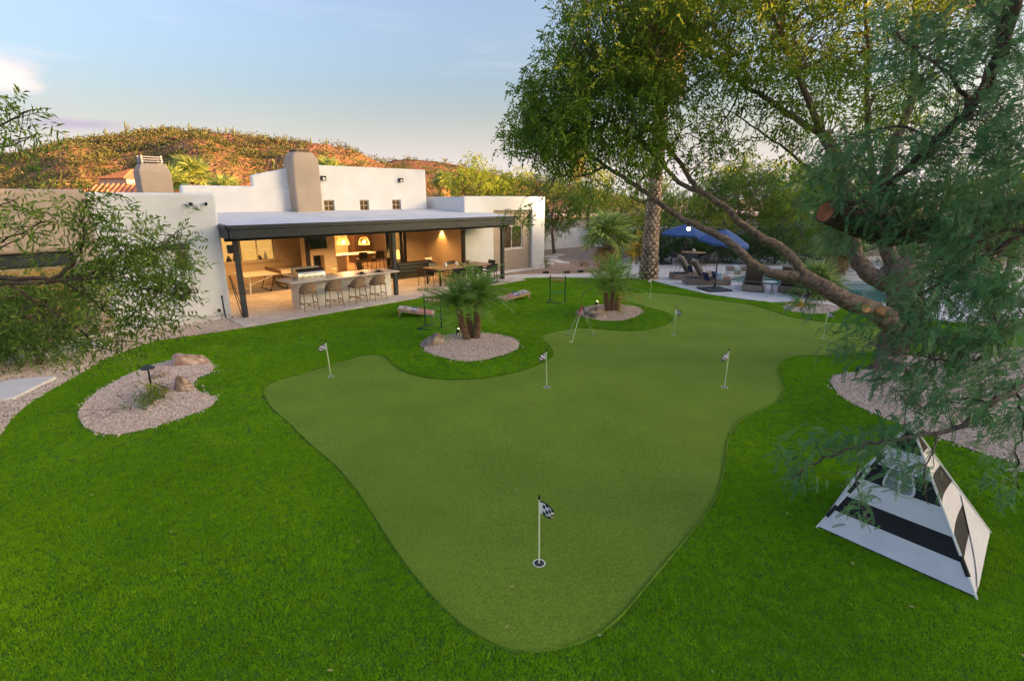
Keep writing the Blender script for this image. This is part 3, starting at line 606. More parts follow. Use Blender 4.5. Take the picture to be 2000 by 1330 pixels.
ch = MB(); pr = [(3.66, 4.78, 3.62, 4.6, 3.0), (3.66, 4.78, 3.62, 4.6, 5.25), (3.70, 4.74, 3.66, 4.56, 5.45), (3.85, 4.60, 3.78, 4.44, 5.66)]
for a in pr: ch.v += [(a[0], a[2], a[4]), (a[1], a[2], a[4]), (a[1], a[3], a[4]), (a[0], a[3], a[4])]
for i in range(3): ch.f += [(4 * i + j, 4 * i + (j + 1) % 4, 4 * i + 4 + (j + 1) % 4, 4 * i + 4 + j) for j in range(4)]
ch.f += [(3, 2, 1, 0), (12, 13, 14, 15)]; chim = hp('chimney', ch, M_TAN, .08)
q = MB(); q.box(3.95, 4.5, 3.85, 4.38, 5.62, 5.72); q.box(3.9, 4.55, 3.8, 4.43, 5.72, 5.75); q.build('chimney_cap', mat('rusty_cap', (.22, .16, .12), .8, var=.3, scale=9), chim)
# second chimney further back on the left
c0 = P(303, 372, 25.0); d = c0 - HO; cu, cv = d.dot(HU), d.dot(HV)
ch = MB()
for s_, z in ((.62, 3.0), (.62, 5.0), (.46, 5.35)): ch.v += [(cu - s_, cv - s_, z), (cu + s_, cv - s_, z), (cu + s_, cv + s_, z), (cu - s_, cv + s_, z)]
for i in range(2): ch.f += [(4 * i + j, 4 * i + (j + 1) % 4, 4 * i + 4 + (j + 1) % 4, 4 * i + 4 + j) for j in range(4)]
ch.f += [(8, 9, 10, 11)]; chim2 = hp('chimney', ch, M_TAN, .05)
q = MB()
for i in range(3): q.box(cu - .44 + i * .02, cu + .44 - i * .02, cv - .44 + i * .02, cv + .44 - i * .02, 5.42 + i * .10, 5.45 + i * .10)
for a in (-.38, .38):
    for b in (-.38, .38): q.box(cu + a - .03, cu + a + .03, cv + b - .03, cv + b + .03, 5.3, 5.7)
q.build('chimney_cap', M_CONC, chim2)
# --- right wing
seg_wall('wall', M_STUCCO, 10.92, 16.80, -.1, 3.93, 1.68, 1.86, [(12.86, 15.74, -.2, 3.20)], .07)
tw = seg_wall('wall', M_TAN, 12.80, 15.80, -.1, 3.3, 1.862, 2.0, [(13.56, 15.16, 1.22, 2.43)], 0); tw['label'] = 'tan recessed wall panel with a blind-covered window'
q = MB(); q.box(10.925, 11.2, 1.862, 8.2, -.1, 2.95); hp('wall', q, M_CREAM)
q = MB(); q.box(10.925, 11.19, 1.862, 8.2, 2.951, 3.90); hp('wall', q, M_STUCCO, .03)
q = MB(); q.box(16.5, 16.795, 1.862, 12, -.1, 3.92); hp('wall', q, M_STUCCO, .07)
q = MB(); q.box(11.2, 16.5, 2.0, 11.9, 3.3, 3.5); hp('flat_roof', q, M_ROOF)
q = MB(); q.box(12.86, 15.74, 1.66, 1.70, -.12, .10); q.box(15.76, 16.83, 1.64, 1.70, -.12, .24); hp('footing', q, M_STUCCO, .01)
ww = window(13.56, 15.16, 1.22, 2.43, 1.90, M_WFRAME, M_GLASS, 1, 0, .05)
bl = MB()
for i in range(27): bl.box(13.62, 15.1, 1.955, 1.985, 1.26 + i * .042, 1.285 + i * .042)
bl.build('blind_slats', mat('dark_blind', (.22, .17, .13), .6, scale=4), ww)
q = MB(); q.box(13.5, 15.2, 1.995, 2.01, 1.2, 2.45); q.build('lit_backing', mat('dim_room', (.2, .1, .06), .8, scale=2, emit=(1, .35, .12), estr=.05), ww)
q = MB(); q.box(13.5, 15.22, 1.83, 1.90, 1.16, 1.215); q.build('window_sill', M_WFRAME, ww)
# --- patio roof, fascia, beam, posts
rf = MB(); U0, U1 = -.24, 12.25
rf.v = [(U0, -.36, 2.70), (U1, -.36, 2.70), (U1, 1.66, 2.70), (10.9, 1.66, 2.70), (10.9, 4.19, 2.70), (U0, 4.19, 2.70), (U0, -.36, 3.02), (U1, -.36, 3.02), (U1, 1.66, 3.16), (10.9, 1.66, 3.16), (10.9, 4.19, 3.31), (U0, 4.19, 3.31)]
rf.f = [(5, 4, 3, 2, 1, 0), (6, 7, 8, 9, 10, 11)] + [(i, (i + 1) % 6, 6 + (i + 1) % 6, 6 + i) for i in range(6)]
roof = hp('patio_roof', rf, M_ROOF)
q = MB(); q.box(U0 - .02, U1 + .02, -.44, -.361, 2.62, 2.90); q.box(U1 + .001, U1 + .06, -.36, 1.6, 2.62, 2.90); q.box(U0 - .06, U0 - .001, -.36, .38, 2.62, 2.90); q.build('fascia', M_CHAR, roof)
q = MB(); q.box(U0 - .06, U1 + .08, -.49, -.34, 2.915, 3.03); q.box(U1 + .001, U1 + .10, -.34, 1.6, 2.915, 3.03); q.box(U0 - .1, U0 - .001, -.34, .36, 2.915, 3.03); q.build('drip_edge', M_CHAR, roof)
q = MB(); q.box(U0 + .02, 10.88, 1.64, 6.28, 2.66, 2.695); q.box(U0 + .02, U1 - .02, -.34, 1.639, 2.66, 2.695); q.build('soffit', M_CEIL, roof)
q = MB(); q.box(-.3, 12.2, -.08, .08, 2.52, 2.657); hp('beam', q, M_BLACK)
for (u, v) in ((0, 0), (5.81, 0), (11.83, 0), (10.75, 1.62), (4.28, 4.5)):
    q = MB(); q.box(u - .075, u + .075, v - .075, v + .075, .02, 2.519 if v < 1 else 2.655); hp('post', q, M_CHAR if v < 1 else M_BLACK, .006)
# --- patio back walls
seg_wall('patio_wall', M_CREAM, -.26, 4.9, 0, 2.65, 6.3, 6.5, [(1.35, 3.55, 1.14, 2.35)], 0)
ww = window(1.35, 3.55, 1.14, 2.35, 6.34, M_TFRAME, M_GLASS, 2, 0, .05)
q = MB(); q.box(1.2, 3.7, 6.26, 6.33, 1.08, 1.135); q.build('window_sill', M_CREAM, ww)
q = MB(); q.box(-.2, 4.9, 7.6, 7.65, .8, 2.65); hp('room_wall', q, M_LITWALL); q = MB(); q.box(-.2, 4.9, 6.52, 7.5, .95, 1.02); hp('window_counter', q, M_CONC); q = MB(); q.box(2.3, 2.36, 7.0, 7.06, 1.02, 2.65); hp('room_column', q, M_WOODD)
q = MB(); q.box(3.3, 4.9, 5.85, 6.29, 0, .80); hp('bench_wall', q, mat('brown_plaster', (.30, .21, .13), .85, scale=3), .02)
fp = seg_wall('fireplace', M_CREAM, 4.36, 5.65, 0, 2.65, 4.60, 5.4, [(4.56, 5.06, .42, 1.36)], .01)
q = MB(); q.box(4.5, 5.1, 5.0, 5.38, .4, 1.4); q.build('firebox', M_BLACK, fp)
q = MB(); q.box(4.46, 5.22, 4.54, 4.598, 1.66, 2.32); tv = q.build('television', M_DGLASS, house, bevel=.01)
# opening to the living room, interior shell
q = MB(); q.box(5.65, 5.8, 5.0, 11.8, 0, 2.65); q.box(5.65, 14, 11.8, 11.95, 0, 2.65); q.box(5.66, 10.9, 5.4, 11.8, 2.70, 2.8); hp('room_wall', q, M_CREAM)
q = MB(); q.box(5.5, 14, 5.2, 11.8, -.02, .03); hp('room_floor', q, mat('room_floor', (.34, .25, .18), .5, scale=5))
q = MB(); q.box(9.75, 10.92, 5.0, 5.15, 0, 2.65); hp('patio_wall', q, M_CREAM)
for k, (u, v) in enumerate(((8.45, 4.85), (8.62, 4.98), (9.55, 4.98))):    # stacked black sliding door leaves
    f = MB(); wd = .9 if k < 2 else .18; slab(f, u, u + wd, .03, 2.6, v, v + .05, [(u + .09, u + wd - .08, .14, 2.5)] if k < 2 else ())
    d_ = hp('sliding_door', f, M_BLACK)
    if k < 2:
        g_ = MB(); g_.box(u + .09, u + wd - .08, v + .02, v + .03, .14, 2.5); g_.build('pane', M_GLASS, d_); h_ = MB(); h_.box(u + .02, u + .05, v - .04, v, .95, 1.2); h_.build('handle', M_STEEL, d_)
# kitchen island and cabinet inside are built in with the house
q = MB(); q.box(6.4, 7.7, 7.6, 8.4, .03, .9); isl = hp('kitchen_island', q, M_CREAM); q = MB(); q.box(6.3, 9.6, 7.5, 8.6, .902, .95); q.build('counter_top', mat('island_stone', (.5, .42, .34), .3, scale=3), isl)
q = MB(); q.box(10.0, 11.2, 10.9, 11.75, .03, 2.2); hp('cabinet', q, M_WOODD)
q = MB(); q.box(7.4, 9.2, 11.5, 11.78, 1.5, 1.56); sh = hp('wall_shelf', q, M_WOODD); q = MB(); q.box(6.0, 6.6, 11.6, 11.79, 1.2, 1.75); hp('wall_picture', q, M_WOODD); q = MB(); q.box(8.3, 9.0, 11.74, 11.79, 2.0, 2.4); hp('wall_picture', q, M_BLACK)
# --- low garden wall beyond
gw = thing('garden_wall', (0, 0, 0), 0, 'low white stucco garden wall with scalloped top beyond the house', 'wall')
pts = [(-3, 39.5, 1.42), (1.5, 40.2, 1.42), (2.6, 40.7, 1.30), (3.4, 41.3, 1.18), (4.1, 41.8, 1.36), (4.9, 42.4, 1.50), (5.45, 42.9, 1.52), (5.6, 43.4, 1.5)]
q = MB()
for a, b in zip(pts[:-1], pts[1:]):
    n_ = (Vector(b[:2]) - Vector(a[:2])).normalized(); n_ = Vector((-n_.y, n_.x)) * .1; o = len(q.v)
    for p in (a, b):
        for s_ in (-1, 1):
            for z in (-.1, p[2]): q.v.append((p[0] + n_.x * s_, p[1] + n_.y * s_, z))
    q.f += [(o, o + 4, o + 5, o + 1), (o + 2, o + 3, o + 7, o + 6), (o + 1, o + 5, o + 7, o + 3), (o, o + 1, o + 3, o + 2), (o + 4, o + 6, o + 7, o + 5)]
q.build('wall', M_STUCCO, gw)
q = MB(); q.box(5.5, 9, 43.4, 43.6, -.1, 1.5); q.build('wall', M_STUCCO, gw)
# --- lamps seen lit, and downlights and room lights inferred from the warm glow
def plamp(name, u, v, z, e, r=.05, col=(1, .62, .26), spot=None):
    l = bpy.data.lights.new(name, 'SPOT' if spot else 'POINT'); l.energy = e; l.color = col; l.shadow_soft_size = r
    if spot: l.spot_size = spot; l.spot_blend = .6
    o = bpy.data.objects.new(name, l); COL.objects.link(o); o.location = W(u, v, z); return o
sc = thing('wall_sconce', W(10.9, 3.5, 2.34), HROT, 'small lit downlight sconce on the glowing orange patio wall', 'lamp')
q = MB(); q.box(-.10, .02, -.05, .05, -.02, .10); q.build('sconce_body', M_BLACK, sc); q = MB(); q.lathe([(.001, -.045), (.03, -.04), (.035, -.022), (.001, -.021)], 10, (-.06, 0, 0)); q.build('bulb', M_BULB, sc)
plamp('sconce_light', 10.83, 3.5, 2.27, 26, .03, (1, .50, .14), R(100))
for i, (u, v) in enumerate(((1.2, 3.2), (3.0, 3.2), (4.8, 2.6), (7.2, 3.0), (9.4, 3.2), (2.0, 5.2))):   # recessed ceiling downlights of the patio
    t_ = thing('ceiling_downlight', W(u, v, 2.655), HROT, ('recessed ceiling downlight over the table tennis table, near side', 'recessed ceiling downlight behind the grill', 'recessed ceiling downlight behind the right half of the bar', 'recessed ceiling downlight over the black armchair', 'recessed ceiling downlight over the black sofa', 'recessed ceiling downlight before the lit patio window')[i], 'lamp', 'recessed patio downlights')
    q = MB(); q.lathe([(.001, -.004), (.07, -.006), (.07, .0), (.001, .0)], 14); q.build('trim_ring', M_WFRAME, t_); q = MB(); q.lathe([(.001, -.010), (.05, -.009), (.05, -.0062), (.001, -.0062)], 12); q.build('lens', M_BULB, t_)
    plamp('downlight', u, v, 2.6, 30, .06, (1, .52, .17), R(140))
for (u, v, z, e) in ((7.2, 9.0, 2.5, 75), (9.0, 10.0, 2.5, 55), (2.4, 7.1, 2.4, 6)): plamp('room_light', u, v, z, e, .15, (1, .52, .17))
# ================================================================== OBJECTS
M_CHARP = M_CHAR
M_WICKER = mat('grey_wicker', (.21, .165, .135), .8, base2=(.30, .24, .20), scale=38, bump=.9, bscale=55)
M_TAUPE = mat('taupe_cushion', (.36, .30, .25), .9, var=.08, scale=9, bump=.2, bscale=40)
M_NAVY = mat('navy_canvas', (.045, .10, .27), .85, var=.12, scale=5, bump=.15, bscale=60)
M_ROPE = mat('grey_rope', (.26, .18, .115), .85, var=.2, scale=50, bump=.6, bscale=90)
M_TEAK = mat('teak_brown', (.23, .13, .075), .6, var=.2, scale=14)
M_WHITE = mat('white_plastic', (.75, .75, .73), .45, var=.03, scale=5)
M_FLAGW = mat('white_flag_cloth', (.72, .70, .74), .85, var=.05, scale=20)
M_FLAGB = mat('black_flag_cloth', (.015, .015, .02), .8, scale=20)
M_POLEW = mat('cream_flagpole', (.66, .70, .50), .4, var=.04, scale=5)
M_COUNTER = mat('quartz_counter', (.52, .45, .40), .35, base2=(.62, .56, .51), scale=7)
M_WASH = mat('whitewash', (.66, .66, .64), .85, var=.05, scale=3, bump=.2, bscale=30)
M_RED = mat('red_paint', (.50, .06, .06), .6, var=.1, scale=9)
M_BLUEP = mat('blue_paint', (.07, .08, .26), .6, var=.1, scale=9)
M_CREAMP = mat('cream_paint', (.62, .54, .44), .6, var=.06, scale=9)
M_DGREEN = mat('dark_green_tube', (.012, .05, .03), .5, scale=9)
M_LIME = mat('lime_tube', (.22, .50, .05), .5, scale=9)
M_TEAL = mat('teal_tube', (.04, .30, .18), .5, scale=9)
M_ORANGE = mat('orange_ball', (.50, .20, .08), .6, scale=9)
M_AMBER = mat('amber_shade', (.6, .38, .14), .6, scale=6, emit=(1, .5, .12), estr=.45)

# ---- bar with grill and stools
bar = thing('bar_counter', W(0, 0, .045), HROT, 'long white outdoor bar counter with pale stone top beside the patio posts', 'bar counter')
q = MB(); q.box(1.85, 5.62, .02, .66, 0, .985); q.build('body', M_WASH, bar, bevel=.015)
q = MB(); q.box(1.38, 5.70, -.52, .76, .987, 1.035); q.build('counter_top', M_COUNTER, bar, bevel=.01)
gr = thing('grill', W(2.42, .22, 1.08), HROT, 'stainless steel built-in grill on the left end of the bar', 'grill')
q = MB(); q.box(-.52, .52, -.16, .36, 0, .10); q.build('firebox', M_STEEL, gr, bevel=.01)
hd = MB(); n = 7
for i in range(n):
    a = i / (n - 1) * math.pi / 2; hd.v += [(-.5, .1 - .26 * math.cos(a), .10 + .22 * math.sin(a)), (.5, .1 - .26 * math.cos(a), .10 + .22 * math.sin(a))]
hd.v += [(-.5, .35, .32), (.5, .35, .32), (-.5, .35, .1), (.5, .35, .1)]; k = n + 2
hd.f = [(2 * i, 2 * i + 1, 2 * i + 3, 2 * i + 2) for i in range(k - 1)] + [tuple(2 * i for i in range(k)), tuple(2 * i + 1 for i in reversed(range(k)))]
hood = hd.build('hood', M_STEEL, gr)
q = MB(); q.tube([(-.32, -.21, .17), (.32, -.21, .17)], .014, 8); q.box(-.33, -.30, -.21, -.13, .155, .185); q.box(.30, .33, -.21, -.13, .155, .185); q.build('handle', M_STEEL, hood)
q = MB(); q.box(-.52, .52, .345, .365, .1, .36); q.build('backsplash', mat('dark_steel', (.16, .16, .17), .4, metal=.8), gr)
for i in range(4):
    q = MB(); q.lathe([(.02, 0), (.022, .02), (.001, .02)], 10); o = q.build('knob', M_BLACK, gr); o.location = (-.36 + i * .24, -.162, .05); o.rotation_euler = (R(90), 0, 0)
def stool(u, v, rz, label):
    t = thing('bar_stool', W(u, v, .045), HROT + rz, label, 'stool', 'woven rope stools along the bar')
    for sx, sy in ((-1, -1), (1, -1), (1, 1), (-1, 1)):
        q = MB(); q.tube([(sx * .25, sy * .24, 0), (sx * .21, sy * .20, .62)], [.013, .019], 8); q.build('leg', M_TEAK, t)
    q = MB(); q.beam((-.235, -.225, .2), (.235, -.225, .2), .022, .03); q.beam((-.235, .225, .2), (.235, .225, .2), .022, .03); q.beam((0, -.22, .2), (0, .22, .2), .022, .03); q.beam((-.235, -.22, .26), (-.235, .22, .26), .022, .03); q.beam((.235, -.22, .26), (.235, .22, .26), .022, .03); q.build('footrest', M_TEAK, t)
    q = MB(); q.box(-.25, .25, -.23, .25, .60, .645); q.build('seat_frame', M_TEAK, t, bevel=.015)
    q = MB(); q.box(-.24, .24, -.22, .24, .646, .70); q.build('seat', M_ROPE, t, bevel=.02)
    # curved woven back on the outer side (-y), sweeping round to low arms
    bk = MB(); m_ = 17; rows = 9; 
    for i in range(m_):
        a = R(180 + 8 + 164 * i / (m_ - 1)); hh = .33 * max(.18, math.sin(R(180 * i / (m_ - 1)))) ** .55
        for j in range(rows):
            z = .655 + hh * j / (rows - 1); rr_ = .27 + .035 * j / (rows - 1); bk.v.append((rr_ * math.cos(a), rr_ * math.sin(a) * .95 + .03, z))
    bk2 = MB(); bk2.v = list(bk.v)
    for i in range(m_ - 1):
        for j in range(rows - 1):
            if j % 2 == 0 or i % 4 == 0: pass
            bk2.f.append((i * rows + j, (i + 1) * rows + j, (i + 1) * rows + j + 1, i * rows + j + 1))
    o = bk2.build('backrest', M_ROPE, t, smooth=True); s_ = o.modifiers.new('solid', 'SOLIDIFY'); s_.thickness = .012
    q = MB(); q.tube([bk.v[i * rows + rows - 1] for i in range(m_)], .015, 6); q.build('back_rail', M_TEAK, t, smooth=True)
for u, lb in ((1.98, 'woven rope bar stool in front of the grill end of the bar'), (2.92, 'second woven rope bar stool from the grill end of the bar'), (3.86, 'third woven rope bar stool, second from the middle patio post'), (4.72, 'woven rope bar stool nearest the middle patio post')):
    stool(u, -.46, R(random.uniform(-6, 6)), lb)
t = thing('candle_stand', W(3.45, .45, 1.08), HROT, 'brass wire candle stand on the bar beside the grill', 'candle stand')
q = MB(); q.lathe([(.11, 0), (.11, .015), (.001, .015)], 14); q.build('base', mat('brass', (.55, .36, .1), .35, metal=1), t)
q = MB()
for i in range(6): a = i * math.pi / 3; q.tube([(.10 * math.cos(a), .10 * math.sin(a), .015), (.075 * math.cos(a), .075 * math.sin(a), .17)], .007, 5)
q.lathe([(.12, .17), (.12, .185), (.001, .185)], 14); q.build('cage', mat('brass', (.55, .36, .1)), t)
q = MB(); q.lathe([(.001, .186), (.07, .19), (.08, .21), (.001, .22)], 12); q.build('candle', M_AMBER, t)
for u, lb in ((4.25, 'black bowl on a dark placemat in the middle of the bar'), (4.98, 'black bowl on a dark placemat at the right end of the bar')):
    t = thing('place_setting', W(u, -.18, 1.08), HROT, lb, 'bowl', 'bowls on the bar')
    q = MB(); q.lathe([(.001, .0), (.2, .001), (.2, .006), (.001, .006)], 20); q.build('placemat', mat('dark_weave', (.05, .04, .035), .9, scale=40), t)
    q = MB(); q.lathe([(.04, .007), (.06, .012), (.10, .06), (.09, .06), (.055, .02), (.001, .02)], 16); q.build('bowl', M_BLACK, t, smooth=True)

# ---- table tennis table
tt = thing('table_tennis_table', W(2.80, 4.75, .045), HROT, 'white table tennis table under the covered patio left of the fireplace', 'table')
for s_ in (-1, 1):
    q = MB(); q.box(min(0, s_ * 1.37) + (.01 if s_ > 0 else 0), max(0, s_ * 1.37) - (.01 if s_ < 0 else 0), -.76, .76, .735, .76); q.build('table_top', mat('table_tennis_top', (.62, .55, .46), .5, scale=3), tt, bevel=.004)
    for y in (-.6, .6): q = MB(); q.tube([(s_ * 1.2, y, 0), (s_ * 1.15, y, .73)], .025, 8); q.build('leg', M_WHITE, tt)
    q = MB(); q.beam((s_ * 1.19, -.6, .35), (s_ * 1.19, .6, .35), .04, .04); q.beam((s_ * 1.18, -.6, .4), (s_ * .15, -.5, .7), .03, .03); q.beam((s_ * 1.18, .6, .4), (s_ * .15, .5, .7), .03, .03); q.build('brace', M_WHITE, tt)
    q = MB(); q.tube([(s_ * .35, -.5, .05), (s_ * .12, -.5, .72)], .018, 6); q.tube([(s_ * .35, .5, .05), (s_ * .12, .5, .72)], .018, 6); q.beam((s_ * .35, -.55, .06), (s_ * .35, .55, .06), .04, .04); q.build('trolley_frame', M_BLACK, tt)
q = MB(); q.box(-.006, .006, -.86, .86, .765, .915); q.build('net', mat('brown_net', (.12, .07, .04), .8, scale=60), tt)
# ---- dining table and chairs on the patio
dt = thing('dining_table', W(9.85, .92, .045), HROT, 'long light wood dining table under the right end of the patio roof', 'table')
for i in range(6):
    q = MB(); q.box(-1.6, 1.6, -.60 + i * .2 + .004, -.40 + i * .2 - .004, .715, .75); q.build('plank', M_WOODL, dt)
q = MB(); q.box(-1.5, 1.5, -.52, .52, .65, .714); q.build('apron', M_BLACK, dt)
for sx in (-1, 1):
    for sy in (-1, 1): q = MB(); q.box(sx * 1.45 - .035, sx * 1.45 + .035, sy * .48 - .035, sy * .48 + .035, 0, .65); q.build('leg', M_BLACK, dt)
def chair(loc, rz, label, group, name='dining_chair', m=M_BLACK, legm=M_BLACK, seat_h=.44, arms=True, height=.84):
    t = thing(name, loc, rz, label, 'chair', group)
    for sx, sy in ((-1, -1), (1, -1), (1, 1), (-1, 1)): q = MB(); q.tube([(sx * .25, sy * .25, 0), (sx * .22, sy * .22, seat_h)], .016, 6); q.build('leg', legm, t)
    q = MB(); q.box(-.26, .26, -.25, .25, seat_h, seat_h + .05); q.build('seat', m, t, bevel=.02)
    q = MB(); q.box(-.25, .25, -.02, .02, 0, height - seat_h - .05, Matrix.Translation((0, -.25, seat_h + .05)) @ Matrix.Rotation(R(10), 4, 'X')); q.build('backrest', m, t, bevel=.015)
    if arms:
        for sx in (-1, 1): q = MB(); q.tube([(sx * .26, .22, seat_h), (sx * .27, .2, seat_h + .2), (sx * .27, -.26, seat_h + .22)], .015, 6); q.build('armrest', legm, t)
    return t
for u, v, a, lb in ((8.0, .95, -90, 'black dining chair at the left end of the long patio table'), (8.75, -.02, 0, 'black dining chair on the near side of the patio table, first from its left end'), (10.0, -.05, 0, 'black dining chair on the near side of the patio table, at its middle'), (11.0, .0, 0, 'black dining chair on the near side of the patio table, nearest the corner post'), (9.2, 1.75, 180, 'black dining chair on the far side of the patio table, under the sconce'), (10.3, 1.75, 180, 'black dining chair on the far side of the patio table, by the black post'), (11.72, .95, 90, 'black dining chair at the right end of the long patio table, against the white wall')):
    chair(W(u, v, .045), HROT + R(a), lb, 'black chairs round the patio dining table')
for u, lb in ((9.1, 'small white vase on the patio table, the left of three'), (9.75, 'small white vase at the middle of the patio table'), (10.45, 'small dark vase on the patio table, the right of three')):
    t = thing('vase', W(u, .95, .796), HROT, lb, 'vase', 'vases on the patio table'); q = MB(); q.lathe([(.06, 0), (.09, .06), (.085, .12), (.06, .17), (.07, .19), (.05, .19), (.001, .05)], 14); q.build('body', M_WHITE if u < 10 else M_TEAK, t, smooth=True)
    q = MB(); q.lathe([(.001, .05), (.04, .06), (.04, .13), (.001, .13)], 10); q.build('candle', M_CREAMP, t)
# ---- outdoor sofa, pillow, lamp
sf = thing('outdoor_sofa', W(9.15, 3.75, .045), HROT, 'long black slatted sofa standing before the sliding doors', 'sofa')
for i in range(4): q = MB(); q.box(-1.0, 1.0, -.40, -.36, .16 + i * .16, .27 + i * .16); q.build('slat', mat('sofa_slate', (.05, .055, .055), .5, scale=8), sf)
q = MB(); q.box(-1.02, 1.02, -.34, .42, .22, .30); q.build('seat_frame', M_BLACK, sf, bevel=.01)
q = MB(); q.box(-.98, .98, -.28, .42, .302, .44); q.build('seat_cushion', M_BLACK, sf, bevel=.04)
q = MB(); q.box(-.98, .98, -.33, -.18, .445, .80); q.build('back_cushion', mat('black_cushion', (.02, .02, .022), .9), sf, bevel=.04)
for sx in (-1, 1):
    q = MB(); q.box(sx * 1.06 - .035, sx * 1.06 + .035, -.40, .42, .02, .62); q.build('armrest', M_BLACK, sf, bevel=.008)
    q = MB(); q.box(sx * .9 - .03, sx * .9 + .03, -.05, .05, 0, .219); q.build('leg', M_BLACK, sf)
def pillow(name, loc, rot, sz, m, label, group=None):
    b = MB(); n = 9
    for s_ in (1, -1):
        for i in range(n):
            for j in range(n):
                x, y = i / (n - 1) * 2 - 1, j / (n - 1) * 2 - 1; h = (1 - x ** 4) * (1 - y ** 4); b.v.append((x * sz[0] * (1 - .06 * (1 - y * y)), y * sz[1] * (1 - .06 * (1 - x * x)), s_ * sz[2] * math.sqrt(max(h, 0))))
    for s_ in range(2):
        for i in range(n - 1):
            for j in range(n - 1):
                a = s_ * n * n + i * n + j; f = (a, a + n, a + n + 1, a + 1); b.f.append(f if s_ == 0 else f[::-1])
    o = b.build(name, m, smooth=True); o.location = loc; o.rotation_euler = rot; return tag(o, label, 'pillow', group)
pillow('pillow', W(10.15, 3.62, .72), (R(75), 0, HROT + R(10)), (.24, .22, .07), M_FLAGW, 'pale patterned pillow at the right end of the black sofa')
t = thing('table_lamp', W(8.75, 4.42, .045), HROT, 'amber glowing cylinder lamp behind the black sofa', 'lamp')
q = MB(); q.lathe([(.14, 0), (.14, .02), (.02, .04), (.02, .85), (.001, .85)], 14); q.build('stand', M_BLACK, t); q = MB(); q.lathe([(.15, .86), (.15, 1.28), (.14, 1.28), (.14, .86)], 18); q.build('lamp_shade', M_AMBER, t)
# ---- kitchen pendants and chairs seen through the opening
def pendant(u, v, z, label):
    t = thing('pendant_lamp', W(u, v, z), HROT, label, 'lamp', 'basket pendants over the kitchen island'); b = MB(); n = 18; prof = [(.05, .42), (.14, .40), (.22, .32), (.27, .2), (.29, .06), (.28, 0)]
    for r_, z_ in prof: b.tube([(r_ * math.cos(6.2832 * j / n), r_ * math.sin(6.2832 * j / n), z_) for j in range(n + 1)], .007, 4)
    for j in range(n): a = 6.2832 * j / n; b.tube([(r_ * math.cos(a), r_ * math.sin(a), z_) for r_, z_ in prof], .008, 4)
    b.build('basket_shade', mat('rattan', (.42, .26, .10), .7, scale=30), t); q = MB(); q.tube([(0, 0, .42), (0, 0, 2.64 - z)], .012, 5); q.build('cord', M_WOODD, t)
    q = MB(); q.lathe([(.001, .08), (.05, .11), (.06, .16), (.03, .22), (.001, .23)], 12); q.build('bulb', M_BULB, t)
    l = bpy.data.lights.new('pendant_light', 'POINT'); l.energy = 25; l.color = (1, .6, .24); l.shadow_soft_size = .06; lo = bpy.data.objects.new('pendant_light', l); COL.objects.link(lo); lo.location = W(u, v, z + .02)
pendant(7.65, 7.7, 1.46, 'rattan basket pendant, left of the two over the kitchen island'); pendant(8.85, 7.7, 1.40, 'rattan basket pendant, right of the two over the kitchen island')
for u, lb in ((8.25, 'black kitchen stool left of the two under the pendants'), (9.25, 'black kitchen stool right of the two under the pendants')):
    chair(W(u, 7.1, .03), HROT + R(0), lb, 'black stools at the kitchen island', 'kitchen_stool', M_BLACK, M_BLACK, .68, False, 1.08)
t = chair(W(7.05, 4.6, .045), HROT + R(-150), 'black armchair just behind the bar, before the kitchen', None, 'armchair', M_BLACK, M_BLACK, .4, True, .85)
t = thing('potted_plant', W(6.7, 10.6, .03), HROT, 'dark leafy plant on the kitchen side wall behind the left pendant', 'plant')
q = MB(); q.lathe([(.15, 0), (.2, .5), (.17, .5), (.001, .45)], 14); q.build('pot', M_RED, t)
b = MB()
for i in range(60):
    a = random.uniform(0, 6.28); e_ = random.uniform(.3, 1.4); l_ = random.uniform(.4, 1.0); d_ = Vector((math.cos(a) * math.cos(e_), math.sin(a) * math.cos(e_), math.sin(e_))); p0 = Vector((0, 0, .5 + .9 * random.random())); s_ = d_.cross(Vector((0, 0, 1))).normalized() * .05; b.add([p0, p0 + d_ * l_ * .5 + s_, p0 + d_ * l_ - Vector((0, 0, .1)), p0 + d_ * l_ * .5 - s_], [(0, 1, 2, 3)])
b.build('leaves', mat('indoor_leaf', (.03, .07, .02), .6), t)
q = MB(); q.tube([(0, 0, .4), (.02, 0, 1.4)], .02, 6); q.build('stem', M_TEAK, t)

# ---- fittings on the house walls
def flood(loc, rz, label, lit):
    t = thing('flood_light', loc, rz, label, 'lamp')
    q = MB(); q.box(-.09, .09, -.05, 0, -.06, .06); q.build('junction_box', M_WHITE, t, bevel=.01)
    for sx in ((-1, 1) if not lit else (1,)):
        q = MB(); q.lathe([(.02, 0), (.045, .03), (.075, .13), (.075, .15), (.06, .15), (.03, .10), (.001, .10)], 14); h = q.build('lamp_head', M_WHITE, t, smooth=True); h.location = (sx * .16, -.05, .03); h.rotation_euler = (R(100), 0, R(sx * 20))
        q = MB(); q.lathe([(.001, .101), (.055, .149), (.001, .16)], 12); b = q.build('bulb', M_BULB if lit else M_DGLASS, h)
        q = MB(); q.tube([(sx * .05, -.03, .0), (sx * .15, -.05, .03)], .015, 6); q.build('arm', M_WHITE, t)
    if not lit: q = MB(); q.lathe([(.001, -.13), (.05, -.12), (.06, -.07), (.05, -.04), (.001, -.04)], 12, (0, -.07, 0)); q.build('motion_sensor', M_WHITE, t, smooth=True)
flood(W(-.82, .40, 3.66), HROT, 'white twin-head floodlight high on the left white wall', False)
flood(W(16.2, 1.68, 3.66), HROT, 'lit floodlight at the top corner of the right wing', True)
plamp('wing_flood_light', 16.36, 1.38, 3.62, 22, .05, (1, .70, .38))
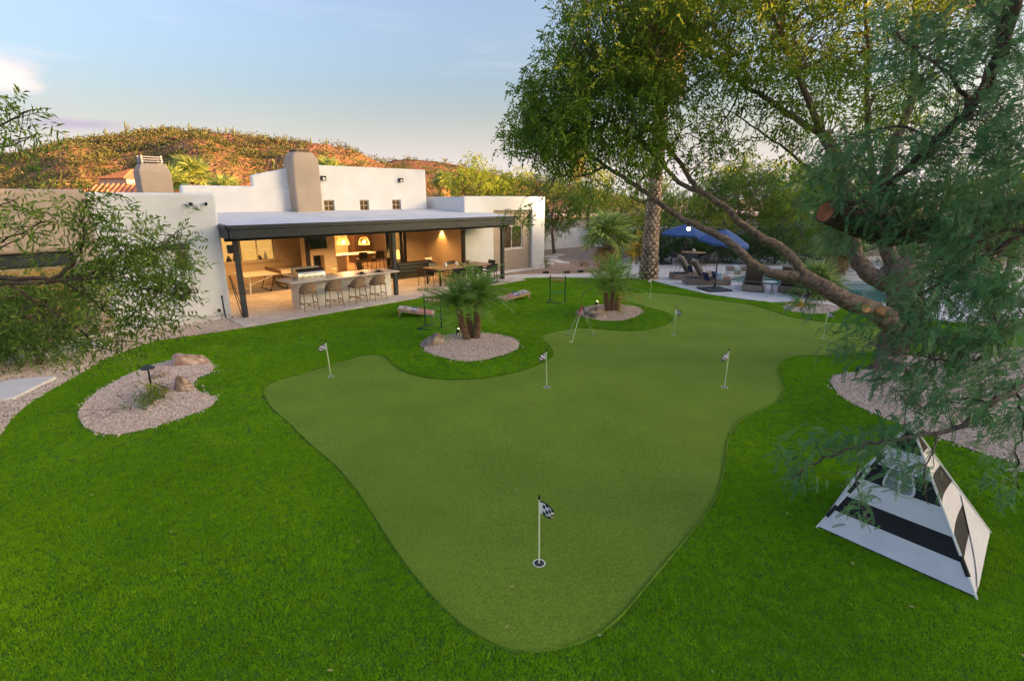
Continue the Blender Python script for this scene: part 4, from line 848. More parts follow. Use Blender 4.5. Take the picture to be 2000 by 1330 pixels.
for u, lb in ((5.15, 'black box wall light on the upper wall next to the chimney'), (9.05, 'black box wall light on the upper wall near its right end')):
    t = thing('wall_light', W(u, 4.20, 4.66), HROT, lb, 'lamp', 'black wall lights on the upper storey'); q = MB(); q.box(-.11, .11, -.13, 0, -.08, .10); q.build('housing', M_BLACK, t, bevel=.01); q = MB(); q.box(-.05, .05, -.135, -.131, -.06, .03); q.build('lens', M_WHITE, t)
t = thing('garden_hose', W(-1.62, .38, 1.05), HROT, 'coiled black garden hose hung on the left white wall', 'hose')
b = MB()
for k in range(5):
    r_ = .13 + .028 * k; b.tube([(r_ * math.cos(a), -.05 - .02 * (k % 2), r_ * math.sin(a) * 1.05 + .02 * math.sin(3 * a + k)) for a in np.linspace(0, 6.283, 22)], .016, 6)
b.build('coil', mat('hose_rubber', (.012, .03, .02), .5), t); q = MB(); q.box(-.05, .05, -.09, 0, .02, .14); q.build('hanger', M_BLACK, t)
t = thing('water_pipe', W(-.9, .30, 0), HROT, 'white and grey irrigation pipes rising beside the left wall', 'pipe')
q = MB(); q.tube([(-.25, 0, -.05), (-.25, .02, .22), (-.1, .03, .25), (.05, .03, .27)], .022, 8); q.build('white_pipe', M_WHITE, t); q = MB(); q.tube([(.05, .03, .27), (.26, .03, .3), (.3, .03, .02)], .018, 8); q.build('grey_pipe', M_STEEL, t)
q = MB(); q.lathe([(.03, .27), (.05, .3), (.05, .36), (.001, .38)], 10, (.24, .03, 0)); q.build('valve', M_CHAR, t)
t = thing('conduit', W(-.48, .37, 0), HROT, 'thin dark conduit pipe against the left wall by the patio corner', 'pipe'); q = MB(); q.tube([(0, 0, 0), (-.02, 0, .1), (-.03, .01, .72)], .02, 8); q.build('pipe', M_CHAR, t); q = MB(); q.lathe([(.03, .7), (.03, .78), (.001, .79)], 8, (-.03, .01, 0)); q.build('cap', M_CHAR, t)
t = thing('outdoor_speaker', W(-.13, -.02, 2.28), HROT, 'small black speaker on the leftmost patio post', 'speaker'); q = MB(); q.box(-.12, .05, -.09, .09, -.13, .13); q.build('cabinet', M_BLACK, t, bevel=.01); q = MB(); q.box(-.127, -.121, -.07, .07, -.11, .11); q.build('grille', M_CHAR, t)
t = thing('rake', W(-.16, .33, .045), HROT, 'two dark wooden handles leaning against the patio corner wall', 'tool')
for k in (0, .09): q = MB(); q.tube([(.12 + k, -.12, 0), (-.03 + k * .3, .12, 1.35)], .014, 6); q.build('handle', M_WOODD, t)
# ---- games on the lawn
def cornhole(loc, rz, label):
    t = thing('cornhole_board', loc, rz, label, 'game board', 'cornhole boards on the lawn'); M_ = Matrix.Rotation(-R(10), 4, 'X') 
    def onb(y, x=0, z=0): return Vector((x, y * math.cos(R(10)), .09 + y * math.sin(R(10)) + z))
    def plate(x0, x1, y0, y1, dz, m, nm, par):
        b = MB(); b.add([onb(y0, x0, dz), onb(y0, x1, dz), onb(y1, x1, dz), onb(y1, x0, dz)], [(0, 1, 2, 3)]); return b.build(nm, m, par)
    b = MB(); n = 20; hc = (0, .98); hr = .08     # top with a round hole
    sq = []
    for i in range(n):
        a = 6.2832 * i / n; c, s_ = math.cos(a), math.sin(a); k_ = 1 / max(abs(c), abs(s_)); sq.append((.3 * c * k_, .98 + .21 * s_ * k_))
    b.v = [tuple(onb(hc[1] + hr * math.sin(6.2832 * i / n), hr * math.cos(6.2832 * i / n))) for i in range(n)] + [tuple(onb(p[1], p[0])) for p in sq]
    b.f = [(i, n + i, n + (i + 1) % n, (i + 1) % n) for i in range(n)]; top = b.build('hole_panel', M_CREAMP, t); plate(-.3, .3, 0, .77, 0, M_CREAMP, 'board', t)
    fr = MB()
    for x in (-.3, .3): fr.add([onb(0, x - .015, .003), onb(0, x + .015, .003), onb(1.19, x + .015, .003), onb(1.19, x - .015, .003), onb(0, x - .015, -.085), onb(0, x + .015, -.085), onb(1.19, x + .015, -.085), onb(1.19, x - .015, -.085)], [(0, 1, 2, 3), (0, 3, 7, 4), (1, 5, 6, 2), (0, 4, 5, 1), (3, 2, 6, 7)])
    fr.add([onb(1.19, -.3, .003), onb(1.19, .3, .003), onb(1.19, .3, -.085), onb(1.19, -.3, -.085), onb(0, -.3, .003), onb(0, .3, .003), onb(0, .3, -.085), onb(0, -.3, -.085)], [(0, 1, 2, 3), (4, 7, 6, 5)]); fr.build('frame', M_WOODL, t)
    for i in range(3): plate(-.26 + i * .19, -.15 + i * .19, .06, .55, .004, M_RED, 'painted_stripe', t)
    plate(-.27, .27, .58, .76, .004, M_BLUEP, 'painted_band', t); plate(-.10, .10, .60, .74, .008, M_FLAGW, 'painted_star', t)
    for x in (-.26, .26): plate(x - .03, x + .03, .80, 1.16, .004, M_BLUEP, 'painted_band', t)
    for x in (-.25, .25): q = MB(); q.beam((x, 1.10, .30), (x, 1.15, 0), .035, .06); q.build('leg', M_WOODL, t)
def put(px, py): p = GT(px, py); return p
cornhole(GT(848, 615), R(95), 'cornhole board nearer the bar, its raised end towards the patio')
cornhole(GT(978, 587), R(-62), 'cornhole board lying near the right end of the patio')
def ladder(loc, rz, label):
    t = thing('ladder_toss_game', loc, rz, label, 'game', 'ladder toss frames on the lawn')
    for x in (-.3, .3): q = MB(); q.tube([(x, 0, .02), (x, 0, 1.02)], .02, 8); q.build('post', M_DGREEN, t)
    q = MB()
    for x in (-.3, .3): q.tube([(x, -.38, .025), (x, .38, .025)], .02, 8)
    q.tube([(-.3, -.38, .025), (.3, -.38, .025)], .02, 8); q.build('base', M_DGREEN, t)
    for z, m in ((.92, M_RED), (.66, M_LIME), (.36, M_TEAL)): q = MB(); q.tube([(-.3, 0, z), (.3, 0, z)], .016, 8); q.build('rung', m, t)
    for k in range(6):
        for e_ in (0, 1):
            bm = bmesh.new(); bmesh.ops.create_icosphere(bm, subdivisions=2, radius=.032); m_ = bpy.data.meshes.new('ball'); bm.to_mesh(m_); bm.free(); m_.materials.append(M_ORANGE if (k + e_) % 2 else M_CREAMP); o = link('ball', m_, t); o.location = (-.23 + k * .09, (.03 if e_ else -.03), .92 - .06 - .06 * ((k + e_) % 2))
a, b_ = GT(836, 640), GT(857, 641); ladder((a + b_) / 2, R(-28), 'green ladder toss frame beside the left palm bed')
a, b_ = GT(1078, 588), GT(1099, 591); ladder((a + b_) / 2, R(-25), 'green ladder toss frame alone on the far lawn with orange balls')
# ---- putters standing together
pt = GT(1135, 655); top = Vector((0, 0, .86))
for px, py, m, lb in ((1117, 669, M_WHITE, 'putter with a pale shaft leaning nearest, grip red'), (1109, 655, M_BLACK, 'dark putter at the left of the leaning trio'), (1160, 655, M_STEEL, 'putter at the right of the leaning trio')):
    f = GT(px, py) - pt; f.z = .015; t = thing('putter', pt, 0, lb, 'golf club', 'three putters leaning together')
    d = f - top; q = MB(); q.tube([top + d * .27, f], .008, 6); q.build('shaft', mat('pale_shaft', (.66, .72, .60), .35) if m is M_WHITE else M_STEEL, t); q = MB(); q.tube([top - d * .02, top + d * .28], [.017, .013], 8); q.build('grip', M_RED if m is not M_STEEL else M_BLACK, t)
    s_ = d.cross(Vector((0, 0, 1))).normalized(); q = MB(); q.cbox(f + s_ * .03, (.10, .035, .03)); q.build('club_head', m, t, bevel=.005)
# ---- putting flags
def flagstick(px, py, lean, side, label):
    p = GT(px, py); p.z += .008; t = thing('flagstick', p, 0, label, 'flag', 'checkered flagsticks on the putting green')
    q = MB(); q.tube([(0, 0, -.09), (lean * .8, 0, .80)], .0085, 8); q.build('pole', M_POLEW, t)
    q = MB(); q.lathe([(.012, .79), (.012, .835), (.001, .84)], 8, (lean * .8, 0, 0)); q.build('pole_cap', M_FLAGB, t)
    n = 16; q = MB()
    for r_, z in ((.070, .004), (.062, .006), (.055, -.002), (.055, -.10)): q.v += [(r_ * math.cos(6.2832 * i / n), r_ * math.sin(6.2832 * i / n), z) for i in range(n)]
    for k in range(3): q.f += [(k * n + i, k * n + (i + 1) % n, (k + 1) * n + (i + 1) % n, (k + 1) * n + i) for i in range(n)]
    q.f.append(tuple(3 * n + i for i in range(n))); cup = q.build('cup', M_WHITE, t); q = MB(); q.lathe([(.001, .0065), (.052, .0065), (.052, .0066), (.001, .0066)], n); q.build('cup_hole_shade', M_CHAR, cup)  # charcoal disc laid across the white cup as the shade inside it
    # flag cloth: 5 x 4 checks, drooping
    W_, H_ = .20, .15; bl_, wh_ = MB(), MB(); nu, nv = 10, 8
    def fp(i, j):
        s_ = i / nu; return (lean * .8 + side * (W_ * s_ * .72 + .008), .035 * math.sin(s_ * 5 + .3 * j) * s_ - .03 * s_, .775 - H_ * j / nv - .075 * s_ ** 1.3)
    for i in range(nu):
        for j in range(nv):
            tgt = bl_ if ((i // 2) + (j // 2)) % 2 == 0 and i > 1 or j == 0 or (j == nv - 1 and i > 1) else wh_; tgt.add([fp(i, j), fp(i + 1, j), fp(i + 1, j + 1), fp(i, j + 1)], [(0, 1, 2, 3)])
    wh_.build('flag_cloth', M_FLAGW, t); bl_.build('flag_checks', M_FLAGB, t)
flagstick(1053, 1101, -.012, 1, 'checkered flagstick in the nearest hole, in the foreground of the green')
flagstick(1415, 757, .01, -1, 'checkered flagstick on the right lobe of the green, left of the striped tent')
flagstick(1068, 757, -.03, -1, 'checkered flagstick in the middle of the green, right of the palm bed')
flagstick(647, 736, -.06, -1, 'checkered flagstick at the left edge of the green')
flagstick(1316, 655, .0, 1, 'checkered flagstick on the green beside the far palm bed')
flagstick(1608, 662, .0, 1, 'checkered flagstick on the green below the tree limb')
flagstick(1270, 581, .0, -1, 'checkered flagstick at the far end of the green, before the tall palm')

# ---- striped play tent
M_TW = mat('white_canvas', (.66, .65, .68), .85, var=.05, scale=5, bump=.2, bscale=8); M_TB = mat('black_canvas', (.018, .018, .02), .85, var=.2, scale=6)
cs = [GT(1597, 1030), GT(1905, 1168), GT(1932, 1040)]; cs.append(cs[0] + cs[2] - cs[1]); cen = sum(cs, Vector()) / 4
tent = thing('play_tent', cen, 0, 'black and white striped play tent on the lawn in the right foreground', 'tent')
cs = [c - cen for c in cs]; apex = Vector((-.08, .12, 1.30)); BANDS = [0, .17, .31, .48, .63, .79, .95, 1.0]
def tent_face(A, B, k):
    def pt_(s, t_):
        a = A.lerp(apex, t_); b = B.lerp(apex, t_); p = a.lerp(b, s); sag = .035 * math.sin(math.pi * s) * math.sin(math.pi * min(1, t_ * 1.1)); nrm = (B - A).cross(apex - A).normalized(); return p - nrm * sag + Vector((0, 0, .02))
    for i in range(7):
        b = MB(); ns = 8; nt = 3
        for j in range(nt + 1):
            t_ = BANDS[i] + (BANDS[i + 1] - BANDS[i]) * j / nt
            for s_ in range(ns + 1): b.v.append(tuple(pt_(s_ / ns, t_)))
        for j in range(nt):
            for s_ in range(ns): c = j * (ns + 1) + s_; b.f.append((c, c + 1, c + ns + 2, c + ns + 1))
        b.build('white_stripe' if i % 2 == 0 else 'black_stripe', M_TW if i % 2 == 0 else M_TB, tent, smooth=True)
    return pt_
f0 = tent_face(cs[0], cs[1], 0); f1 = tent_face(cs[1], cs[2], 1); tent_face(cs[2], cs[3], 2); tent_face(cs[3], cs[0], 3)
nrm = (cs[1] - cs[0]).cross(apex - cs[0]).normalized()
def ring(fn, c, ru, rt, n=28): return [fn(c[0] + ru * math.copysign(abs(math.cos(a)) ** .6, math.cos(a)), c[1] + rt * math.copysign(abs(math.sin(a)) ** .6, math.sin(a))) + nrm * .012 for a in np.linspace(0, 2 * math.pi, n)]
wr = ring(f0, (.47, .555), .205, .088); q = MB(); q.tube(wr, .014, 6, cap=False); tw_ = q.build('window_ring', M_TW, tent)
b = MB(); b.v = [tuple(p + nrm * .002) for p in wr[:-1]]; b.f = [tuple(range(len(b.v)))]; b.build('window_pane', mat('tent_window_film', (.22, .24, .24), .25, var=.1, scale=6, spec=.5), tw_)
q = MB(); q.beam(f0(.47, .47) + nrm * .02, f0(.47, .64) + nrm * .02, .022, .008); q.beam(f0(.27, .555) + nrm * .023, f0(.67, .555) + nrm * .023, .022, .008); q.build('window_cross', M_TW, tw_)
n1_ = (cs[2] - cs[1]).cross(apex - cs[1]).normalized(); b = MB()      # curved door flap on the right face
arc = [f1(.10 + .86 * s_, .02 + .36 * s_ ** 1.3) + n1_ * .012 for s_ in np.linspace(0, 1, 14)]; low = [f1(.10 + .86 * s_, .005) + n1_ * .012 for s_ in np.linspace(0, 1, 14)]
b.v = [tuple(p) for p in low + arc]; b.f = [(i, i + 1, 15 + i, 14 + i) for i in range(13)]; b.build('door_flap', M_TW, tent)
for c in cs:
    q = MB(); d = (c - apex).normalized(); q.tube([apex - d * .12 + Vector((0, 0, .03)), c + d * .03 + Vector((0, 0, .02))], .013, 7); q.build('pole', M_WHITE, tent)
q = MB(); q.tube([c + Vector((0, 0, .015)) for c in cs + [cs[0]]], .008, 5); q.build('hem_cord', M_BLACK, tent)
for (i, t0) in ((0, .1), (0, .34), (1, .1), (0, .58)):
    q = MB(); A = cs[i].lerp(apex, t0 + .0); B = cs[i].lerp(apex, t0 + .11); q.tube([A + Vector((0, 0, .02)), B + Vector((0, 0, .02))], .022, 7); q.build('pole_sleeve', M_TB, tent)

# ---- boulders, path lights, uplights, slabs
def boulder(loc, sz, rz, seed, m, label, flat=.2):
    bm = bmesh.new(); bmesh.ops.create_icosphere(bm, subdivisions=4, radius=1); rs = np.random.default_rng(seed); off = rs.uniform(0, 50, 3); pl = [Vector(rs.normal(size=3)).normalized() for _ in range(16)]; dd = rs.uniform(.5, .85, 16)
    for v_ in bm.verts:
        c = v_.co.copy()
        for p_, d_ in zip(pl, dd):
            e_ = c.dot(p_) - d_
            if e_ > 0: c -= p_ * e_
        n_ = fbm(np.array([c.x * 5 + off[0]]), np.array([c.y * 5 + c.z * 6 + off[1]]), 5, seed)[0] - .5; c *= 1 + .16 * n_
        v_.co = Vector((c.x * sz[0], c.y * sz[1], max(c.z, -flat) * sz[2]))
    me = bpy.data.meshes.new('boulder'); bm.to_mesh(me); bm.free(); me.materials.append(m); me.polygons.foreach_set('use_smooth', [False] * len(me.polygons)); o = link('boulder', me); o.location = loc + Vector((0, 0, flat * sz[2] * .4)); o.rotation_euler = (0, 0, rz); return tag(o, label, 'boulder')
M_ROCK1 = mat('orange_rock', (.30, .14, .08), .9, base2=(.66, .48, .35), scale=6, bump=.9, bscale=22, detail=10); M_ROCK2 = mat('brown_rock', (.18, .10, .07), .9, base2=(.56, .42, .30), scale=6, bump=.5, bscale=14, detail=8); M_ROCK3 = mat('grey_rock', (.19, .13, .10), .9, base2=(.50, .40, .32), scale=6, bump=.4, bscale=14, detail=8)
boulder(GT(371, 711), (.48, .30, .30), R(-8), 4, M_ROCK1, 'flat orange boulder at the back of the left gravel bed')
boulder(GT(357, 762), (.22, .20, .38), R(20), 8, M_ROCK2, 'upright brown boulder at the right of the left gravel bed')
boulder(GT(847, 672), (.36, .26, .32), R(10), 13, M_ROCK3, 'rounded grey boulder at the left of the palm bed')
boulder(GT(1163, 615), (.42, .32, .40), R(10), 17, M_ROCK2, 'large reddish boulder at the left of the far palm bed')
boulder(GT(1166, 621), (.34, .22, .24), R(-10), 19, M_ROCK3, 'low grey boulder in front of the large reddish one')
def path_light(loc, label, h=.5):
    t = thing('path_light', loc, 0, label, 'lamp', 'black path lights'); q = MB(); q.tube([(0, 0, -.05), (0, 0, h)], .018, 8); q.build('stem', M_BLACK, t); q = MB(); q.lathe([(.13, h - .03), (.125, h - .015), (.02, h + .06), (.001, h + .06)], 18); q.build('cap', M_CHAR, t, smooth=False)
    q = MB(); q.lathe([(.03, h - .05), (.03, h - .02), (.001, h - .02)], 10); q.build('lens', M_WHITE, t)
path_light(GT(296, 756), 'black path light standing in the left gravel bed', .42); path_light(GT(1574, 595), 'black path light in the small bed by the pool deck', .62)
def uplight(loc, rz, label):
    t = thing('uplight', loc, rz, label, 'lamp', 'lit garden uplights'); q = MB(); q.tube([(0, 0, -.03), (0, 0, .12)], .012, 6); q.build('stake', M_BLACK, t); q = MB(); q.lathe([(.025, 0), (.035, .02), (.04, .11), (.04, .12), (.032, .12), (.030, .105), (.001, .105)], 12); h = q.build('housing', M_BLACK, t); h.location = (0, 0, .10); h.rotation_euler = (R(-28), 0, 0)
    q = MB(); q.lathe([(.001, .106), (.03, .108), (.02, .125), (.001, .13)], 10); q.build('bulb', M_BULB, h)
    l = bpy.data.lights.new('uplight_beam', 'SPOT'); l.energy = 6; l.color = (1, .75, .4); l.spot_size = R(60); l.shadow_soft_size = .03; o = bpy.data.objects.new('uplight_beam', l); COL.objects.link(o); d = Matrix.Rotation(rz, 3, 'Z') @ Vector((0, math.sin(R(28)), math.cos(R(28)))); o.location = Vector(loc) + Vector((0, 0, .10)) + d * .16; o.rotation_euler = (-d).to_track_quat('Z', 'Y').to_euler()
uplight(GT(892, 657), R(-60), 'small lit uplight aimed at the palms in the near palm bed'); uplight(GT(1163, 600), R(-75), 'small lit uplight behind the reddish boulder'); uplight(GT(1671, 735), R(-70), 'small lit uplight at the edge of the gravel by the big tree trunk')
sl = thing('stepping_slab', (0, 0, 0), 0, 'pale concrete stepping slab on the gravel at the left edge', 'slab'); q = MB(); q.prism([tuple(G(*p).xy) for p in ((-60, 800), (30, 789), (113, 746), (30, 752), (-90, 778))], -.05, .14); q.build('slab', M_CONC, sl, bevel=.01)
for i, (px, py, a) in enumerate(((1075, 502, .5), (1092, 498, .4), (1085, 510, .45), (1098, 513, .5), (1070, 515, .4), (1080, 507, .35))):
    b = MB(); p = G(px, py); n = 7; b.prism([(a * (.8 + .3 * random.random()) * math.cos(6.283 * k / n), a * .8 * (.8 + .3 * random.random()) * math.sin(6.283 * k / n)) for k in range(n)], -.04, .03); o = b.build('flagstone', M_CONC); o.location = (p.x, p.y, 0); tag(o, 'pale flagstone in the dirt beside the right wing', 'flagstone', 'flagstones beside the right wing')
for i, (px, py, lb) in enumerate(((1066, 533, 'low black ground light nearest the right wing on the dirt edge'), (1107, 532.5, 'low black ground light in the middle of the dirt edge'), (1134, 531, 'low black ground light nearest the fan palm on the dirt edge'))):
    t = thing('ground_light', G(px, py), R(20 * i), lb, 'lamp', 'low black ground lights'); q = MB(); q.box(-.16, .16, -.06, .06, -.03, .08); q.build('housing', M_BLACK, t, bevel=.015); q = MB(); q.box(-.12, .12, -.064, -.061, .0, .05); q.build('lens', M_CHAR, t)
# ---- pool furniture
def lounger(loc, rz, label):
    t = thing('sun_lounger', loc, rz, label, 'sun lounger', 'wicker loungers by the pool')   # head at -x, feet at +x
    b = MB(); L_, Wd = 2.0, .74; prof = [(-1.0, -.37), (-.92, -.42), (1.0, -.42), (1.0, .42), (-.92, .42), (-1.0, .37)]
    b.prism(prof, .03, .30); b.build('wicker_base', M_WICKER, t, bevel=.02); q = MB(); q.box(-.93, -.32, -.34, .34, .301, .306); q.build('head_well_shade', M_BLACK, t)  # black sheet on the solid base stands in for the shaded hollow
    q = MB(); q.box(-.28, .99, -.37, .37, .302, .42); q.build('seat_cushion', M_TAUPE, t, bevel=.04)
    Mx = Matrix.Translation((-.26, 0, .36)) @ Matrix.Rotation(R(58), 4, 'Y'); q = MB(); q.box(-.80, 0, -.35, .35, .0, .035, Mx); q.build('back_frame', M_WICKER, t)
    q = MB(); q.box(-.80, 0, -.31, .31, -.012, -.001, Mx); q.build('back_panel', mat('dark_sling', (.13, .10, .085), .9, scale=30), t)
    q = MB(); q.box(-.86, .02, -.36, .36, .037, .15, Mx); q.build('back_cushion', M_TAUPE, t, bevel=.04)
    q = MB(); q.tube([(-.60, -.3, .92), (-.78, -.3, .31)], .010, 6); q.tube([(-.60, .3, .92), (-.78, .3, .31)], .010, 6); q.build('support_bar', M_CHAR, t)
    for x in (-.85, .9):
        for y in (-.33, .33): q = MB(); q.box(x - .03, x + .03, y - .03, y + .03, 0, .029); q.build('foot', M_BLACK, t)
lounger(G(1350, 545), R(0), 'wicker lounger farthest left by the pool, behind another')
lounger(G(1378, 555), R(-2), 'wicker lounger left by the pool, next to the umbrella pole')
lounger(G(1470, 564), R(65), 'wicker lounger seen from behind, left of the small round table')
lounger(G(1541, 567), R(61), 'wicker lounger seen from behind, right of the small round table')
M_NVP = mat('navy_pillow', (.02, .03, .08), .9, scale=12); M_STR = mat('blue_striped_pillow', (.25, .45, .62), .9, base2=(.7, .72, .72), scale=7, detail=0)
for px, py, z, m, lb, rz in ((1347, 525, .55, M_NVP, 'navy pillow on the farthest left lounger', 14), (1371, 532, .55, M_STR, 'pale blue patterned pillow on the lounger by the umbrella', 8), (1379, 540, .5, M_NVP, 'navy pillow on the lounger by the umbrella', 8), (1404, 541, .48, M_STR, 'pale blue patterned pillow at the foot of the lounger by the umbrella', 20), (1396, 538, .48, M_NVP, 'navy pillow at the foot of the lounger by the umbrella', 0)):
    p = G(px, py, z); pillow('pillow', p, (R(70), 0, R(rz + 90)), (.22, .20, .08), m, lb, 'pillows on the loungers')
t = thing('side_table', G(1502, 573), 0, 'small round white side table between the two loungers seen from behind', 'table'); q = MB(); q.lathe([(.001, .47), (.26, .47), (.27, .485), (.27, .50), (.001, .505)], 22); q.build('table_top', M_WHITE, t)
for i in range(3): a = i * 2.094 + .4; q = MB(); q.tube([(.22 * math.cos(a), .22 * math.sin(a), 0), (.13 * math.cos(a), .13 * math.sin(a), .47)], .018, 7); q.build('leg', M_TEAK, t)
def umbrella(base, apex, tilt, rad, label, pole_to):
    t = thing('cantilever_umbrella', base, 0, label, 'umbrella', 'navy umbrellas by the pool')
    q = MB(); q.box(-.55, .55, -.5, .5, .0, .09); bs = q.build('base', M_CHAR, t, bevel=.02); bs.rotation_euler = (0, 0, R(12)); q = MB(); q.lathe([(.12, .09), (.06, .16), (.05, .3), (.001, .3)], 12); q.build('pole_socket', M_CHAR, t)
    a = apex - base; q = MB(); q.tube([(0, 0, .1), pole_to], .032, 8); q.build('pole', M_CHAR, t); q = MB(); q.tube([pole_to, (pole_to[0] * .4 + a.x * .6, pole_to[1] * .4 + a.y * .6, a.z + .34), a + Vector((0, 0, .03))], .022, 6); q.tube([(pole_to[0], pole_to[1], pole_to[2] - .55), (pole_to[0] * .5 + a.x * .5, pole_to[1] * .5 + a.y * .5, a.z + .25)], .016, 6); q.build('arm', M_CHAR, t)
    M_ = Matrix.Translation(a) @ tilt.to_4x4(); n = 8; b = MB(); b.v = [tuple(M_ @ Vector((0, 0, 0)))]
    rings = 5
    for k in range(1, rings + 1):
        for i in range(n * 2):
            an = 6.2832 * i / (n * 2); r_ = rad * k / rings * (1 if i % 2 == 0 else .955 - .02 * k / rings); b.v.append(tuple(M_ @ Vector((r_ * math.cos(an), r_ * math.sin(an), -.52 * (k / rings) ** 1.25 * (1 if i % 2 == 0 else .96)))))
    m2 = n * 2; b.f = [(0, 1 + i, 1 + (i + 1) % m2) for i in range(m2)]
    for k in range(rings - 1): b.f += [(1 + k * m2 + i, 1 + (k + 1) * m2 + i, 1 + (k + 1) * m2 + (i + 1) % m2, 1 + k * m2 + (i + 1) % m2) for i in range(m2)]
    o = len(b.v); ed = [b.v[1 + (rings - 1) * m2 + i] for i in range(m2)]; b.v += [(p[0], p[1], p[2] - .10) for p in ed]; b.f += [(1 + (rings - 1) * m2 + i, o + i, o + (i + 1) % m2, 1 + (rings - 1) * m2 + (i + 1) % m2) for i in range(m2)]
    b.build('canopy', M_NAVY, t)
    for i in range(n): an = 6.2832 * i / n; q = MB(); q.tube([M_ @ Vector((0, 0, -.12)), M_ @ Vector((rad * .98 * math.cos(an), rad * .98 * math.sin(an), -.55))], .010, 4); q.build('rib', M_CHAR, t)
umbrella(G(1395, 567), P(1419, 448, 22.3), Matrix.Rotation(R(7), 3, 'Y') @ Matrix.Rotation(R(6), 3, 'X'), 1.1, 'navy cantilever umbrella with its black base beside the lounger', (.05, .1, 2.25))
umbrella(G(1290, 516), P(1345, 437, 29.5), Matrix.Rotation(R(2), 3, 'X'), 1.45, 'navy umbrella over the round dining set', (.05, 0, 2.3))
rt = thing('round_table', G(1352, 517), 0, 'round wooden dining table under the farther navy umbrella', 'table'); q = MB(); q.lathe([(.001, .71), (.68, .71), (.70, .73), (.70, .75), (.001, .75)], 26); q.build('table_top', M_WOODL, rt); q = MB(); q.lathe([(.35, 0), (.3, .04), (.07, .08), (.07, .71), (.001, .71)], 14); q.build('pedestal', M_TEAK, rt)
q = MB(); q.lathe([(.05, 0), (.10, .05), (.09, .14), (.04, .18), (.001, .18)], 12); o = q.build('vase', M_WHITE); o.location = G(1352, 517) + Vector((.05, .1, .75)); tag(o, 'round white centrepiece on the round dining table', 'vase')
c = G(1352, 517)
for i, lb in enumerate(('dark shell chair at the left of the round dining table', 'dark shell chair on the near left of the round dining table', 'dark shell chair on the near right of the round dining table', 'dark shell chair at the right of the round dining table', 'dark shell chair behind the round dining table on the right', 'dark shell chair behind the round dining table on the left')):
    a = R(190 + 60 * i); p = c + Vector((1.0 * math.cos(a), 1.0 * math.sin(a), 0)); chair(p, a + R(90), lb, 'dark chairs round the round table', 'shell_chair', mat('slate_shell', (.05, .06, .065), .6), M_TEAK, .43, True, .80)
t = thing('pool_wall', G(1442, 537), R(-4), 'low tan stone block at the far edge of the pool', 'wall')
for i in range(4):
    for j in range(2): q = MB(); q.box(-.6 + i * .3 + .005, -.3 + i * .3 - .005, -.25, .25, j * .23 + .004, j * .23 + .226); q.build('stone_block', M_ROCK3 if (i + j) % 2 else M_CONC, t, bevel=.015)
# white pool steps seen past the trunk
t = thing('pool_steps', G(1678, 551), R(-10), 'white pool steps beyond the big tree trunk', 'steps')
for i in range(3): q = MB(); q.box(-1.1, 1.1, i * .4, i * .4 + .42, -.1, .05 + i * .13); q.build('step', M_CONC, t, bevel=.01)
t = chair(G(1745, 575), R(200), 'white patio chair partly hidden behind the big tree trunk', 'white chairs behind the big tree', 'patio_chair', M_WHITE, M_WHITE); chair(G(1860, 580), R(170), 'white patio chair at the right, seen through the foliage', 'white chairs behind the big tree', 'patio_chair', M_WHITE, M_WHITE)
chair(G(1905, 592), R(150), 'white patio chair nearest the right edge behind the foliage', 'white chairs behind the big tree', 'patio_chair', M_WHITE, M_WHITE)
for u, r_, h_, m, lb in ((1.75, .13, .35, M_BLACK, 'dark round vase inside the lit patio window, at its left'), (2.0, .10, .5, M_TEAK, 'slim brown vase inside the lit patio window'), (3.05, .12, .3, M_BLACK, 'dark coffee machine inside the lit patio window, at its right'), (3.3, .09, .42, M_WHITE, 'white canister inside the lit patio window, at its right end')):
    t = thing('vase', W(u, 6.8, 1.02), HROT, lb, 'vase', 'things on the counter behind the patio window'); q = MB(); q.lathe([(r_ * .6, 0), (r_, h_ * .35), (r_ * .8, h_ * .7), (r_ * .4, h_ * .9), (r_ * .5, h_), (.001, h_)], 12); q.build('body', m, t, smooth=True); q = MB(); q.lathe([(r_ * .3, h_), (r_ * .25, h_ * 1.1), (.001, h_ * 1.1)], 8); q.build('lid', m, t)
# ---- neighbours
def tiled_house(name, loc, rz, sx, sy, h, rh, wallm, label, tiles=True):
    t = thing(name, loc, rz, label, 'house'); q = MB(); q.box(-sx, sx, -sy, sy, -4, h); q.build('wall', wallm, t)
    rx, ry = sx + .4, sy + .4; ridge = max(0, sx - sy) ; b = MB(); A = [(-rx, -ry, h), (rx, -ry, h), (rx, ry, h), (-rx, ry, h), (-ridge, 0, h + rh), (ridge, 0, h + rh)]
    b.v = A; b.f = [(0, 1, 5, 4), (1, 2, 5), (2, 3, 4, 5), (3, 0, 4), (3, 2, 1, 0)]; rf_ = b.build('roof', M_TILE, t)
    # barrel tile courses as raised ribs
    rb = MB(); n = int(rx * 2 / .35)
    for i in range(n):
        x = -rx + (i + .5) * rx * 2 / n; k = 1.0
        if abs(x) > ridge: k = max(0.02, 1 - (abs(x) - ridge) / max(rx - ridge, .01))
        for s_ in (-1, 1): rb.tube([(x, s_ * ry, h + .03), (x, s_ * ry * (1 - k), h + rh * k + .03)], .09, 5, cap=False)
    tag(rb.build('roof_tiles', M_TILE, rf_), kind='stuff')
    for i in range(2): f = MB(); c = -sx * .5 + i * sx; f.box(c - .45, c + .45, -sy - .03, -sy + .02, h * .4, h * .8); w2 = f.build('window', M_DGLASS, t)
    return t
tiled_house('neighbour_house', Vector((P(245, 378, 44).x, 44, 0)), R(20), 5.5, 4.0, 3.4, 1.5, M_CREAM, 'neighbouring house with a broad red tile roof behind the left parapet')
